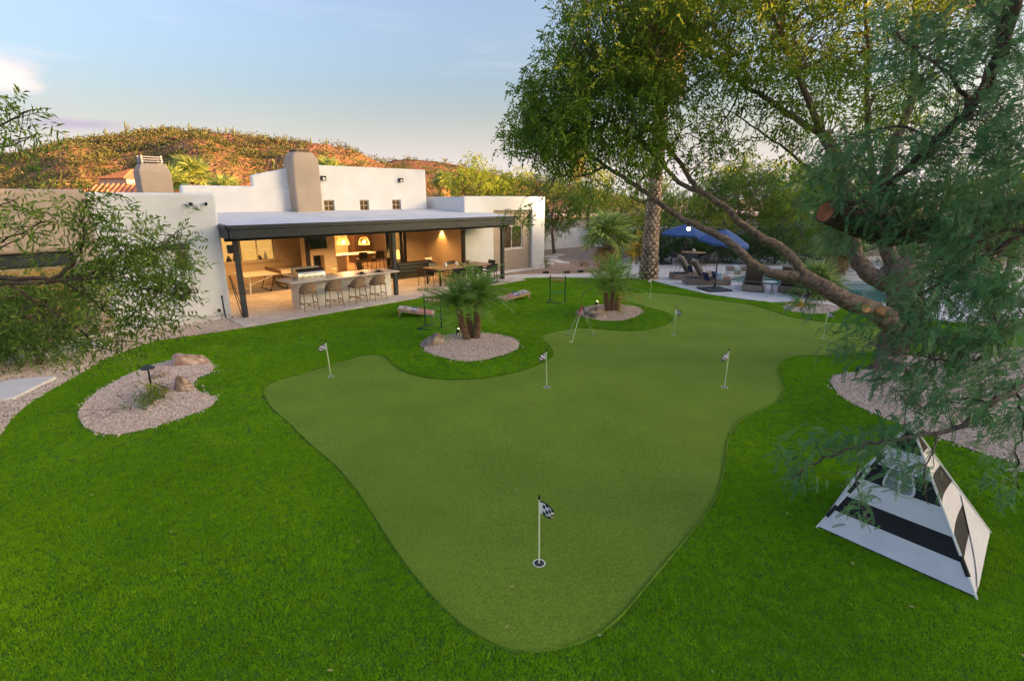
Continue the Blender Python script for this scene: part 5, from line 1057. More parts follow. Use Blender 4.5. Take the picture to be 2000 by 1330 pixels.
tiled_house('neighbour_house', Vector((P(262, 372, 78).x, 78, 3.0)), R(-25), 3.2, 2.6, 3.4, 1.3, mat('peach_stucco', (.62, .48, .38), .9), 'small peach house with a tile roof low on the hillside')
tiled_house('neighbour_house', Vector((P(905, 392, 62).x, 62, 0)), R(8), 6, 4, 2.6, 1.2, M_CREAM, 'neighbouring house with a red roof glimpsed right of the upper wall')
nh = thing('neighbour_building', Vector((P(1178, 452, 58).x, 58, -1.0)), R(5), 'pale flat-roofed building behind the fan palm and trees', 'house'); q = MB(); q.box(-6, 3, -3, 3, -1, 2.9); q.build('wall', mat('pale_pink_stucco', (.52, .45, .42), .9), nh); q = MB(); q.box(-6.4, 3.4, -3.4, 3.4, 2.9, 3.15); q.build('roof', M_CONC, nh); q = MB(); q.box(-2, 2, -3.05, -2.98, 2.0, 2.7); q.build('window', M_DGLASS, nh)
nh = thing('neighbour_building', Vector((P(1440, 440, 52).x, 52, -1.9)), R(-6), 'pale building with a grey roof edge behind the hedge', 'house'); q = MB(); q.box(-9, 9, -3, 3, -1, 4.2); q.build('wall', mat('pale_pink_stucco', (.52, .45, .42)), nh); q = MB(); q.box(-9.4, 9.4, -3.6, 3.4, 4.2, 4.45); q.build('roof', M_ROOF, nh); q = MB(); q.box(-5, -2, -3.05, -2.98, 2.2, 3.4); q.build('window', M_DGLASS, nh)
bw = thing('boundary_wall', (0, 0, 0), 0, 'grey block boundary wall behind the hedge', 'wall'); q = MB(); q.box(6.5, 30, 35.6, 35.8, -.1, 1.9); q.build('wall', mat('grey_block', (.32, .31, .31), .9, scale=5), bw); q = MB(); q.box(6.4, 30.1, 35.55, 35.85, 1.9, 1.98); q.build('coping', M_CONC, bw)
# hanging lantern on the tree limb
lp = P(1345, 446, 12.4); t = thing('hanging_lantern', lp, 0, 'lit bulb lantern hanging from the big tree limb over the umbrellas', 'lamp'); q = MB(); q.lathe([(.03, .02), (.045, .06), (.03, .10), (.001, .11)], 10); q.build('cap', M_BLACK, t); q = MB(); q.lathe([(.001, -.06), (.035, -.04), (.04, 0), (.02, .02), (.001, .02)], 12); q.build('bulb', M_BULB, t, smooth=True); q = MB(); q.tube([(0, 0, .1), (0, 0, .30)], .006, 5); q.build('cord', M_BLACK, t)
# ================================================================== VEGETATION
def leafmat(name, c1, c2, scale=1.6, tr=.3, rough=.55): return mat(name, c1, rough, base2=c2, scale=scale, transl=tr, detail=3, spec=.3)
M_ASH = leafmat('ash_leaf', (.085, .18, .014), (.23, .355, .035), tr=.48); M_MES = leafmat('mesquite_leaf', (.065, .19, .072), (.175, .345, .135), 1.5, .4); M_WIL = leafmat('narrow_leaf', (.09, .17, .018), (.20, .30, .04), 2.5, .42)
M_BG1 = leafmat('bright_tree_leaf', (.13, .24, .018), (.32, .43, .045), .8, .45); M_BG2 = leafmat('dark_tree_leaf', (.06, .15, .018), (.16, .27, .04), .8, .42); M_BG3 = leafmat('yellow_green_leaf', (.17, .22, .015), (.30, .35, .03), .9); M_HEDGE = leafmat('hedge_leaf', (.03, .09, .014), (.075, .165, .026), 1.2); M_FLW = leafmat('yellow_flower', (.55, .40, .02), (.7, .55, .05), 3)
M_BARK = mat('ash_bark', (.075, .055, .042), .95, base2=(.24, .175, .135), scale=13, bump=1.0, bscale=30, detail=10); M_DBARK = mat('dark_bark', (.035, .024, .018), .95, base2=(.11, .08, .06), scale=9, bump=.8, bscale=25); M_CUT = mat('cut_wood', (.50, .27, .11), .8, var=.2, scale=8); M_CUTR = mat('old_cut_wood', (.30, .10, .045), .8, var=.3, scale=8)
M_FROND = leafmat('date_frond', (.15, .29, .045), (.31, .47, .10), 2.0, .48); M_FRONDY = leafmat('yellowing_frond', (.22, .23, .03), (.38, .33, .05), 2.0); M_FAN = leafmat('fan_palm_leaf', (.22, .32, .08), (.40, .52, .17), 1.5, .45); M_SKIRT = leafmat('dry_palm_skirt', (.30, .19, .08), (.48, .33, .16), 2, .15); M_PTRUNK = mat('palm_boot', (.42, .31, .22), .9, base2=(.72, .60, .48), scale=3.5, bump=.4, bscale=20); M_PTR2 = mat('date_trunk', (.10, .055, .035), .95, base2=(.22, .13, .08), scale=14, bump=.8, bscale=30)

def nrmz(a): return a / np.maximum(np.linalg.norm(a, axis=-1, keepdims=True), 1e-9)
def leaf_quads(Pp, D, L_, Wd, droop=.15):
    n = len(Pp); s = nrmz(np.cross(D, nrmz(RNG.normal(size=(n, 3))))); L_ = np.asarray(L_).reshape(-1, 1); Wd = np.asarray(Wd).reshape(-1, 1)
    up = np.cross(s, D); mid = Pp + D * L_ * .45 + up * L_ * .06; tip = Pp + D * L_; tip[:, 2] -= (L_ * droop)[:, 0]
    V_ = np.stack([Pp, mid + s * Wd * .5, tip, mid - s * Wd * .5], 1).reshape(-1, 3); return V_, np.arange(4 * n).reshape(-1, 4)
def sprays(centers, crad, ns, nl, ax_len, L0, W0, outward=None, droop=.5, flat=.8):
    # compound leaves: ns sprays round every cluster centre, nl leaflets on each
    C = np.repeat(centers, ns, 0); n = len(C); cr_ = np.repeat(np.broadcast_to(np.asarray(crad, float), (len(centers),)), ns); off = RNG.normal(size=(n, 3)) * .5; off[:, 2] *= flat; base = C + off * cr_[:, None]
    d = nrmz(off * .8 + RNG.normal(size=(n, 3)) * .7 - np.array([0, 0, droop])); k = (np.arange(nl) + .6) / nl; ax = base[:, None] + d[:, None] * (k * ax_len)[None, :, None]; ax[:, :, 2] -= (k ** 2 * ax_len * .35)[None]
    side = nrmz(np.cross(d, RNG.normal(size=(n, 3)))); sg = np.where(np.arange(nl) % 2 == 0, 1, -1)[None, :, None]; D = nrmz(d[:, None] * .75 + side[:, None] * sg + RNG.normal(size=(n, nl, 3)) * .22); P_ = ax.reshape(-1, 3); D = D.reshape(-1, 3); m = len(P_)
    return leaf_quads(P_, D, L0 * RNG.uniform(.7, 1.25, m), W0 * RNG.uniform(.75, 1.2, m))
def pinnae(centers, crad, ns, L0, npair, lw, lean, flat=.7):
    # feathery leaves: combs of paired leaflets
    C = np.repeat(centers, ns, 0); n = len(C); cr_ = np.repeat(np.broadcast_to(np.asarray(crad, float), (len(centers),)), ns); off = RNG.normal(size=(n, 3)) * .5; off[:, 2] *= flat; base = C + off * cr_[:, None]
    d = nrmz(RNG.normal(size=(n, 3)) * .6 + np.array(lean)); side = nrmz(np.cross(d, RNG.normal(size=(n, 3)) * .5 + np.array([0, 0, 1]))); Ls = L0 * RNG.uniform(.7, 1.3, n); k = (np.arange(npair) + .5) / npair
    ax = base[:, None] + d[:, None] * (k[None] * Ls[:, None])[..., None]; ax[..., 2] -= (k[None] ** 2 * Ls[:, None] * .3); Vs = []
    ll = Ls[:, None] * .17 * (1 - .5 * np.abs(k[None] - .45)); hw = Ls[:, None] / npair * lw
    for sg in (1, -1):
        t = side[:, None] * sg * .9 + d[:, None] * .45; a = ax; tip = a + t * ll[..., None]; w_ = d[:, None] * hw[..., None] * .5; m_ = a + t * ll[..., None] * .5
        Vs.append(np.stack([a, m_ + w_, tip, m_ - w_], 2).reshape(-1, 3))
    V_ = np.concatenate(Vs); return V_, np.arange(len(V_)).reshape(-1, 4)
def polyline(pts, n=5):
    pts = [Vector(p) for p in pts]; o = []; k = len(pts)
    for i in range(k - 1):
        p0, p1, p2, p3 = pts[max(i - 1, 0)], pts[i], pts[i + 1], pts[min(i + 2, k - 1)]
        for j in range(n): t = j / n; o.append(.5 * ((2 * p1) + (p2 - p0) * t + (2 * p0 - 5 * p1 + 4 * p2 - p3) * t * t + (3 * p1 - p0 - 3 * p2 + p3) * t ** 3))
    o.append(pts[-1]); return o
def limb(name, pts, r0, r1, m, parent, n=9, wob=.02, flare=0):
    pl = polyline(pts); k = len(pl); rs = np.random.default_rng(int(abs(pl[0].x * 1000)) + k); pl = [p + Vector(rs.normal(size=3)) * wob * (0 if i in (0, k - 1) else 1) for i, p in enumerate(pl)]
    rad = [(r0 + (r1 - r0) * (i / (k - 1)) ** .8) * (1 + rs.uniform(-.025, .025)) + (flare * math.exp(-i * .9) if flare else 0) for i in range(k)]; b = MB(); b.tube(pl, rad, n); b.build(name, m, parent, smooth=True); return pl, rad
def twigs(mb, centers, nodes, r0=.012, r1=.004, n=4, sag=.12):
    nd = np.array([[p.x, p.y, p.z] for p in nodes])
    for c in centers:
        d = np.linalg.norm(nd - c, axis=1); j = int(np.argmin(d + RNG.uniform(0, .5, len(d)))); a = Vector(nd[j]); b = Vector(c); L_ = (b - a).length; m1 = a.lerp(b, .4) + Vector(RNG.normal(size=3)) * L_ * .08 + Vector((0, 0, L_ * sag)); m2 = a.lerp(b, .75) + Vector(RNG.normal(size=3)) * L_ * .06 + Vector((0, 0, L_ * sag * .8)); k_ = 1 + L_ * .35; mb.tube([a, m1, m2, b], [r0 * k_, r0 * k_ * .75, (r0 + r1) / 2 * 1.1, r1], n, cap=False)
def px_clusters(regs):        # regions: (px, py, rx, ry, Y, depth, count)
    o = []
    for (px, py, rx, ry, Y, dy, n) in regs:
        for _ in range(n):
            a = RNG.uniform(0, 6.283); r = math.sqrt(RNG.random()); p = P(px + rx * r * math.cos(a), py + ry * r * math.sin(a), Y + RNG.uniform(-dy, dy)); o.append((p.x, p.y, max(p.z, .3)))
    return np.array(o)

# ------------------------------------------------------------------ the big tree on the right
b0 = GT(1735, 727); ash = thing('ash_tree', b0, 0, 'large spreading tree with long low limbs rising from the right gravel bed', 'tree')
def rel(l): return [p - b0 for p in l]
nodes = []
def al(name, pts, r0, r1, flare=0, n=10, wob=.010):
    pl, rd = limb(name, rel(pts), r0, r1, M_BARK, ash, n, wob, flare); nodes.extend(pl[len(pl) // 3:]); return pl
al('trunk', [b0 + Vector((0, 0, -.15)), P(1738, 700, 11.35), P(1750, 655, 11.3), P(1764, 615, 11.35), P(1768, 570, 11.4), P(1748, 520, 11.5)], .27, .36, .16, 14, .02)
al('limb', [P(1752, 640, 11.25), P(1700, 607, 11.1), P(1640, 580, 11.1), P(1600, 556, 11.2), P(1563, 538, 11.3)], .23, .155, 0, 12)
al('limb', [P(1568, 541, 11.3), P(1520, 536, 11.3), P(1480, 522, 11.4), P(1444, 490, 11.5), P(1408, 463, 11.7), P(1355, 438, 11.9), P(1326, 425, 12.0), P(1276, 387, 12.2), P(1245, 364, 12.3), P(1200, 337, 12.5), P(1150, 300, 12.7), P(1100, 268, 12.8)], .125, .03)
al('limb', [P(1572, 545, 11.3), P(1556, 515, 11.35), P(1532, 488, 11.5), P(1471, 454, 11.7), P(1440, 430, 11.8), P(1417, 405, 11.9), P(1377, 380, 12.1), P(1353, 358, 12.2), P(1334, 326, 12.3), P(1308, 291, 12.5), P(1296, 259, 12.6), P(1278, 200, 12.7), P(1255, 140, 12.7)], .115, .025)
al('branch', [P(1380, 382, 12.1), P(1326, 356, 12.3), P(1308, 337, 12.4), P(1287, 313, 12.5), P(1260, 288, 12.6), P(1236, 268, 12.7), P(1190, 235, 12.9), P(1130, 190, 13.0)], .06, .02)
al('branch', [P(1310, 292, 12.5), P(1270, 285, 12.7), P(1225, 262, 13.0), P(1170, 250, 13.2)], .035, .012); al('branch', [P(1276, 388, 12.2), P(1250, 395, 12.4), P(1230, 383, 12.6)], .025, .01); al('branch', [P(1183, 327, 12.6), P(1130, 345, 12.8), P(1080, 338, 13.0)], .03, .01)
al('limb', [P(1755, 560, 11.5), P(1715, 545, 11.6), P(1680, 515, 11.8), P(1660, 450, 12.0), P(1655, 387, 12.2), P(1634, 311, 12.4), P(1606, 260, 12.5)], .22, .12, 0, 12)
al('limb', [P(1608, 264, 12.5), P(1550, 230, 12.6), P(1492, 190, 12.8), P(1440, 159, 13.0), P(1395, 120, 13.1), P(1340, 75, 13.2)], .085, .02)
al('limb', [P(1608, 264, 12.5), P(1578, 194, 12.5), P(1544, 114, 12.6), P(1526, 69, 12.7), P(1500, 0, 12.8), P(1480, -90, 12.8)], .085, .03)
al('limb', [P(1765, 555, 11.6), P(1735, 490, 11.9), P(1715, 420, 12.2), P(1740, 300, 12.5), P(1779, 194, 12.7), P(1786, 69, 12.8), P(1792, -80, 12.8)], .20, .04, 0, 12)
al('limb', [P(1720, 440, 12.2), P(1700, 300, 12.6), P(1694, 180, 12.8), P(1696, 97, 12.9), P(1682, -60, 13.0)], .09, .03); al('branch', [P(1655, 400, 12.2), P(1600, 350, 12.6), P(1545, 300, 12.9), P(1490, 262, 13.1), P(1440, 225, 13.3)], .05, .015); al('branch', [P(1779, 194, 12.7), P(1830, 120, 12.9), P(1850, 20, 13.0)], .05, .02); al('branch', [P(1450, 160, 13), P(1420, 230, 13.2), P(1370, 275, 13.2)], .03, .01)
for (a_, b__) in ((P(1712, 600, 11.15), P(1692, 602, 10.72)), (P(1742, 612, 11.2), P(1722, 606, 10.75))):
    q = MB(); q.tube(rel([a_, a_.lerp(b__, .5), b__]), [.13, .115, .10], 12); stub = q.build('branch_stub', M_BARK, ash); d_ = (b__ - a_).normalized(); q = MB(); q.tube(rel([b__ + d_ * .001, b__ + d_ * .006]), .092, 12); q.build('cut_face', M_CUT, stub)
REG = [(1166, 200, 138, 125, 12.8, 1.5, 158), (1088, 245, 72, 72, 12.8, 1.2, 50), (1230, 90, 170, 110, 12.8, 1.8, 147), (1350, 60, 180, 110, 13, 2, 92), (1300, 240, 110, 80, 12.8, 1.4, 27), (1480, 60, 150, 110, 13, 2.2, 52), (1450, 200, 120, 90, 13, 1.6, 23), (1620, 60, 150, 130, 13, 2.2, 55), (1560, 180, 90, 90, 13, 1.8, 23), (1780, 60, 180, 140, 13, 2.4, 61), (1680, 220, 110, 100, 13, 2, 33), (1800, 250, 120, 110, 13, 2, 28), (1200, 305, 130, 60, 12.8, 1.2, 36), (1400, -80, 330, 110, 13, 2.6, 104), (1750, -90, 280, 120, 13, 2.6, 88), (1480, -260, 300, 110, 13, 2.4, 56), (1600, 330, 80, 60, 12.6, 1.4, 11), (1036, 275, 38, 34, 12.9, 0.8, 15), (1032, 190, 32, 38, 12.9, 0.8, 8), (1020, 428, 18, 10, 12.9, 0.2, 3), (1420, 300, 90, 40, 12.9, 1.2, 8)]
cl = px_clusters(REG); clr = cl - np.array(b0); tw = MB(); twigs(tw, clr, nodes, .011, .004); tag(tw.build('twigs', M_BARK, ash), kind='stuff')
V_, F_ = sprays(clr, .35, 13, 7, .22, .108, .038, droop=.4); npmesh('crown', V_, F_, M_ASH, ash)

# ------------------------------------------------------------------ feathery foreground tree at the right
m0 = Vector((6.9, 3.6, float(tz(6.9, 3.6)))); mes = thing('mesquite_tree', m0, 0, 'feathery blue-green tree leaning in from the right foreground', 'tree'); nodes = []
def ml(name, pts, r0, r1, n=8, wob=.012, m=M_DBARK):
    pl, rd = limb(name, [p - m0 for p in pts], r0, r1, m, mes, n, wob); nodes.extend(pl[2:]); return pl
fork = Vector((6.6, 4.4, 4.6)); ml('trunk', [m0 + Vector((0, 0, -.2)), Vector((7.15, 3.75, .9)), Vector((6.95, 3.9, 1.8)), Vector((6.75, 4.2, 3.2)), fork, Vector((6.2, 4.9, 5.6)), Vector((6.0, 5.3, 6.3)), P(1985, -60, 5.6)], .17, .07, 12)
ml('limb', [Vector((6.75, 4.2, 3.2)), Vector((7.3, 4.3, 4.3)), Vector((7.9, 4.7, 5.4)), Vector((8.3, 5.2, 6.2))], .08, .02); ml('limb', [fork, Vector((6.9, 4.0, 5.6)), Vector((7.0, 3.6, 6.6))], .07, .02)
ml('limb', [P(1985, -60, 5.6), P(1965, 70, 5.7), P(1930, 150, 5.8), P(1895, 215, 5.9), P(1830, 275, 6.0), P(1765, 335, 6.1), P(1705, 378, 6.2), P(1660, 402, 6.3), P(1628, 440, 6.5)], .075, .022)
ml('limb', [fork, Vector((6.2, 4.9, 3.9)), P(2040, 440, 5.6), P(1930, 500, 5.5), P(1850, 545, 5.6), P(1790, 585, 5.8), P(1765, 640, 6.0), P(1740, 680, 6.0)], .05, .012)
ml('limb', [Vector((6.9, 4.0, 2.4)), Vector((6.0, 4.5, 2.2)), P(2060, 745, 4.9), P(1990, 757, 4.8), P(1930, 795, 4.7), P(1880, 830, 4.7), P(1830, 845, 4.7), P(1750, 858, 4.7), P(1690, 868, 4.8), P(1640, 884, 4.8), P(1590, 905, 4.9), P(1545, 935, 5.0)], .045, .008, m=M_BARK)
ml('branch', [P(1940, 790, 4.7), P(1880, 775, 4.9), P(1820, 790, 5.1), P(1770, 790, 5.2)], .016, .006, 6, m=M_BARK); ml('branch', [P(1830, 845, 4.7), P(1820, 880, 4.6), P(1805, 930, 4.5), P(1815, 985, 4.5)], .012, .004, 6, m=M_BARK); ml('branch', [P(1985, 760, 4.8), P(1995, 830, 4.7), P(1985, 900, 4.6), P(1988, 955, 4.6)], .014, .005, 6)
ml('branch', [P(1690, 868, 4.8), P(1672, 930, 4.7), P(1690, 1000, 4.7), P(1700, 1040, 4.7)], .010, .003, 6, m=M_BARK); ml('branch', [P(2040, 440, 5.6), P(1950, 455, 5.9), P(1860, 500, 6.2), P(1800, 520, 6.4)], .022, .007, 6); ml('branch', [P(2080, 600, 5.2), P(1990, 640, 5.0), P(1920, 700, 5.0), P(1850, 705, 5.1), P(1790, 690, 5.2), P(1740, 690, 5.3)], .022, .006, 6, m=M_BARK)
ml('branch', [P(1895, 215, 5.9), P(1860, 150, 6.2), P(1800, 110, 6.5), P(1740, 60, 6.7)], .026, .008, 6); ml('branch', [P(1830, 275, 6.0), P(1760, 250, 6.4), P(1690, 260, 6.7), P(1600, 300, 7.0)], .022, .006, 6); ml('branch', [P(1965, 70, 5.7), P(1930, 20, 5.9), P(1870, -40, 6.1)], .03, .01, 6)
st = MB(); A = P(1745, 452, 6.6); B = P(1612, 414, 6.3); st.tube([A - m0, A.lerp(B, .5) - m0 + Vector((0, 0, -.02)), B - m0], [.20, .17, .13], 12); stub = st.build('branch_stub', M_DBARK, mes); d_ = (B - A).normalized(); q = MB(); q.tube([B - m0 + d_ * .001, B - m0 + d_ * .008], .115, 12); q.build('cut_face', M_CUTR, stub); nodes.append(A - m0)
ml('limb', [fork, Vector((6.0, 5.4, 4.0)), P(1900, 430, 6.6), P(1800, 450, 6.8), P(1740, 452, 6.6)], .11, .17, 9)
REG = [(1900, 330, 110, 130, 6.2, 0.9, 94), (1780, 330, 90, 70, 6.3, 0.6, 43), (1800, 430, 120, 60, 6.2, 0.7, 68), (1920, 480, 90, 90, 5.8, 0.7, 65), (1960, 180, 60, 150, 5.8, 0.8, 65), (1900, 60, 110, 70, 6, 0.8, 54), (1700, 330, 70, 70, 6.6, 0.6, 29), (1640, 300, 60, 60, 6.8, 0.6, 17), (1650, 420, 70, 60, 6.6, 0.6, 24), (1600, 360, 50, 50, 6.9, 0.5, 12), (1800, 120, 90, 80, 6.5, 0.7, 32), (1740, 70, 70, 60, 6.7, 0.6, 17), (1890, 600, 110, 80, 5.4, 0.6, 58), (1800, 560, 70, 60, 5.8, 0.5, 22), (1930, 700, 80, 70, 5.1, 0.5, 37), (1830, 690, 80, 60, 5.3, 0.5, 29), (1760, 740, 70, 50, 5.3, 0.4, 19), (1700, 650, 60, 40, 5.8, 0.4, 12), (1660, 690, 40, 30, 5.8, 0.3, 5), (1860, 790, 90, 40, 4.9, 0.4, 17), (1960, 820, 50, 60, 4.7, 0.3, 12), (1760, 850, 60, 25, 4.8, 0.3, 10), (1640, 860, 50, 30, 4.9, 0.2, 6), (1570, 880, 38, 38, 4.9, 0.2, 6), (1560, 925, 40, 20, 4.9, 0.2, 3), (1800, 920, 30, 45, 4.6, 0.2, 5), (1695, 970, 18, 60, 4.7, 0.15, 5), (1970, 930, 40, 50, 4.6, 0.2, 5), (1720, 880, 50, 15, 4.8, 0.2, 4), (1960, 600, 60, 60, 5.3, 0.5, 29), (2040, 300, 60, 250, 5.6, 0.8, 43), (1950, -80, 150, 80, 6, 1, 36), (1590, 600, 60, 25, 6, 0.3, 2)]
ex = np.concatenate([RNG.normal(size=(120, 3)) * np.array([.9, .8, .7]) + np.array([6.7, 4.8, 6.2]), RNG.normal(size=(110, 3)) * np.array([.8, .8, .7]) + np.array([8.0, 4.9, 5.4])]); ex = ex[np.abs(ex[:, 0]) > ex[:, 1] * 1.02]
cl = np.concatenate([px_clusters(REG), ex]) - np.array(m0); tw = MB(); twigs(tw, cl, nodes, .0045, .0016, 4, .05); tag(tw.build('twigs', M_BARK, mes), kind='stuff')
V_, F_ = pinnae(cl, .17, 12, .125, 7, 1.35, (-.55, -.1, -.35)); npmesh('crown', V_, F_, M_MES, mes)

# ------------------------------------------------------------------ narrow-leaved tree reaching in from the left
w0 = Vector((-6.6, 4.6, 0)); wil = thing('desert_willow', w0, 0, 'narrow-leaved tree branching in from the left edge before the house', 'tree'); nodes = []
def wl_(name, pts, r0, r1, n=7, wob=.01): pl, rd = limb(name, [p - w0 for p in pts], r0, r1, M_DBARK, wil, n, wob); nodes.extend(pl[1:]); return pl
ft = Vector((-6.3, 5.0, 2.6)); wl_('trunk', [w0 + Vector((0, 0, -.2)), Vector((-6.6, 4.7, 1.3)), ft, Vector((-6.2, 5.1, 3.6)), Vector((-6.0, 5.1, 5.2))], .11, .05, 10)
wl_('limb', [ft, P(-60, 548, 5.2), P(40, 545, 5.2), P(110, 541, 5.3), P(150, 506, 5.4), P(166, 455, 5.5), P(160, 420, 5.6), P(182, 385, 5.6)], .035, .006)
wl_('limb', [P(110, 541, 5.3), P(170, 535, 5.4), P(230, 512, 5.5), P(300, 488, 5.6), P(355, 448, 5.7)], .018, .004); wl_('limb', [ft, P(-50, 562, 5.1), P(60, 555, 5.1), P(200, 543, 5.3), P(280, 560, 5.5), P(340, 575, 5.6), P(388, 572, 5.7)], .028, .004)
wl_('branch', [P(120, 548, 5.2), P(180, 585, 5.3), P(230, 630, 5.4), P(280, 640, 5.5)], .012, .004); wl_('branch', [P(20, 556, 5.1), P(90, 600, 5.1), P(160, 650, 5.2), P(230, 690, 5.3)], .014, .004); wl_('branch', [Vector((-6.2, 5.1, 3.4)), P(-40, 480, 5.2), P(40, 455, 5.2), P(105, 425, 5.3)], .016, .004); wl_('branch', [P(-20, 500, 5.2), P(30, 470, 5.2), P(70, 448, 5.3)], .010, .003)
wl_('branch', [Vector((-6.1, 5.1, 4.4)), P(-50, 270, 5.2), P(10, 240, 5.2), P(60, 215, 5.3), P(100, 212, 5.3)], .016, .003); wl_('branch', [P(-50, 270, 5.2), P(0, 290, 5.2), P(45, 275, 5.2), P(70, 262, 5.3)], .010, .003); wl_('branch', [P(-60, 380, 5.2), P(0, 400, 5.2), P(30, 390, 5.2)], .010, .003)
REG = [(175, 420, 40, 40, 5.5, 0.15, 19), (230, 470, 70, 45, 5.5, 0.2, 34), (310, 470, 55, 30, 5.6, 0.15, 18), (260, 520, 90, 40, 5.5, 0.25, 51), (330, 530, 50, 35, 5.6, 0.2, 19), (220, 570, 80, 35, 5.4, 0.25, 32), (330, 580, 45, 18, 5.6, 0.15, 9), (250, 630, 60, 35, 5.4, 0.2, 19), (190, 660, 60, 35, 5.3, 0.2, 18), (130, 540, 60, 25, 5.3, 0.2, 9), (75, 640, 70, 50, 5.1, 0.3, 8), (30, 600, 50, 50, 5.1, 0.3, 5), (25, 415, 30, 30, 5.2, 0.2, 11), (80, 440, 40, 16, 5.3, 0.15, 5), (50, 225, 45, 26, 5.2, 0.15, 7), (25, 270, 40, 30, 5.2, 0.2, 6), (60, 270, 25, 16, 5.3, 0.1, 2), (10, 305, 25, 18, 5.2, 0.15, 2), (-80, 330, 80, 200, 5.2, 0.5, 16), (-60, 560, 60, 120, 5.1, 0.4, 9), (300, 610, 50, 18, 5.5, 0.1, 5)]
cl = px_clusters(REG) - np.array(w0); tw = MB(); twigs(tw, cl, nodes, .004, .0015, 4, .03); tag(tw.build('twigs', M_DBARK, wil), kind='stuff')
V_, F_ = sprays(cl, .18, 3, 8, .21, .088, .019, droop=.05); npmesh('crown', V_, F_, M_WIL, wil)

# ------------------------------------------------------------------ generic trees and shrubs
def tree(name, base, h, rx, rz, zc, label, m, n_cl, ns=9, leaf=(.12, .055), trunk=.14, nl=5, group=None, cat='tree', bark=M_BARK, seed=0, spray=.28, crad=.42, stems=1, ry=None):
    rs = np.random.default_rng(seed * 7 + abs(int(base.x * 97)) + abs(int(base.y * 31))); t = thing(name, base, 0, label, cat, group); nodes_ = []; ry = ry or rx
    for s_ in range(stems):
        dx = Vector((rs.normal() * .15, rs.normal() * .15, 0)) * (1 if stems > 1 else .3); pl, _ = limb('trunk' if cat == 'tree' else 'stem', [dx + Vector((0, 0, -.1)), dx * 2 + Vector((rs.normal() * .1, rs.normal() * .1, zc * .5)), dx * 4 + Vector((rs.normal() * .2, rs.normal() * .2, zc))], trunk, trunk * .4, bark, t, 8, .03); nodes_ += pl[2:]
    if cat == 'tree':
        for k in range(5):
            a = rs.uniform(0, 6.283); e_ = Vector((math.cos(a) * rx * .7, math.sin(a) * ry * .7, zc + rs.uniform(-.1, .6) * rz)); pl, _ = limb('branch', [Vector((0, 0, zc * .55)), Vector((e_.x * .4, e_.y * .4, zc * .85)), e_], trunk * .45, trunk * .12, bark, t, 6, .03); nodes_ += pl[2:]
    u = nrmz(rs.normal(size=(n_cl, 3))); r = rs.uniform(.25, 1, (n_cl, 1)) ** .5; lump = 1 + .22 * np.sin(u[:, :1] * 5 + seed) * np.cos(u[:, 1:2] * 4 + u[:, 2:] * 5 + seed * 2); c = u * r * lump * np.array([rx, ry, rz]) + np.array([0, 0, zc]); c[:, 2] = np.maximum(c[:, 2], .12)
    tw = MB(); twigs(tw, c, nodes_, .010, .004, 3, .06); tag(tw.build('twigs', bark, t), kind='stuff'); V_, F_ = sprays(c, crad, ns, nl, spray, leaf[0], leaf[1], droop=.3); npmesh('crown' if cat == 'tree' else 'foliage', V_, F_, m, t); return t
def at(px, Y): p = P(px, 400, Y); return Vector((p.x, p.y, 0))
# beyond the right wing
tree('broadleaf_tree', at(930, 37), 6, 2.3, 2.3, 4.2, 'bright green tree above the right wing, leftmost, with a sunlit top', M_BG1, 170, 10, (.15, .07), group='trees beyond the right wing', seed=1)
tree('broadleaf_tree', at(1010, 40), 6, 2.6, 2.2, 4.0, 'green tree above the middle of the right wing roof', M_BG1, 170, 10, (.15, .07), group='trees beyond the right wing', seed=2)
tree('broadleaf_tree', at(1085, 38), 6, 2.4, 2.4, 3.7, 'green tree behind the scalloped garden wall', M_BG2, 180, 10, (.15, .07), group='trees beyond the right wing', seed=3)
tree('broadleaf_tree', at(1150, 46), 6, 3.0, 2.6, 4.2, 'tall green tree left of the tall palm trunk', M_BG1, 170, 10, (.16, .08), group='trees beyond the right wing', seed=4)
tree('broadleaf_tree', at(1215, 34), 5, 1.5, 1.6, 2.5, 'yellow-green tree just left of the tall palm trunk', M_BG3, 90, 10, (.13, .06), group='trees behind the pool', seed=5)
tree('broadleaf_tree', at(1455, 37), 8, 3.6, 2.6, 4.0, 'broad dark green tree behind the navy umbrellas', M_BG2, 260, 10, (.16, .07), group='trees behind the pool', seed=6)
tree('broadleaf_tree', at(1335, 38), 6, 2.3, 1.9, 2.4, 'bright green tree over the boundary wall right of the tall palm', M_BG1, 150, 10, (.15, .07), group='trees behind the pool', seed=11)
tree('broadleaf_tree', at(1405, 41), 6, 2.8, 2.4, 4.0, 'bright green tree rising behind the dark tree over the umbrellas', M_BG1, 170, 10, (.17, .08), group='trees behind the pool', seed=12)
tree('broadleaf_tree', at(1530, 41), 6, 3.0, 2.6, 4.2, 'tall bright green tree behind the pool, centre right', M_BG1, 180, 10, (.17, .08), group='trees behind the pool', seed=13)
tree('broadleaf_tree', at(1640, 39), 6, 3.0, 2.6, 4.0, 'tall green tree behind the short reddish-trunk palm', M_BG1, 170, 10, (.17, .08), group='trees behind the pool', seed=14)
tree('broadleaf_tree', at(1265, 44), 6, 2.6, 2.2, 3.4, 'green tree directly behind the tall palm trunk', M_BG1, 150, 10, (.17, .08), group='trees behind the pool', seed=15)
tree('broadleaf_tree', at(1560, 34), 6, 2.6, 2.4, 3.0, 'green tree behind the pool, right of the umbrellas', M_BG1, 170, 10, (.15, .07), group='trees behind the pool', seed=7)
tree('broadleaf_tree', at(1700, 33), 6, 2.8, 2.4, 3.0, 'dark green tree behind the big trunk', M_BG2, 170, 10, (.15, .07), group='trees behind the pool', seed=8)
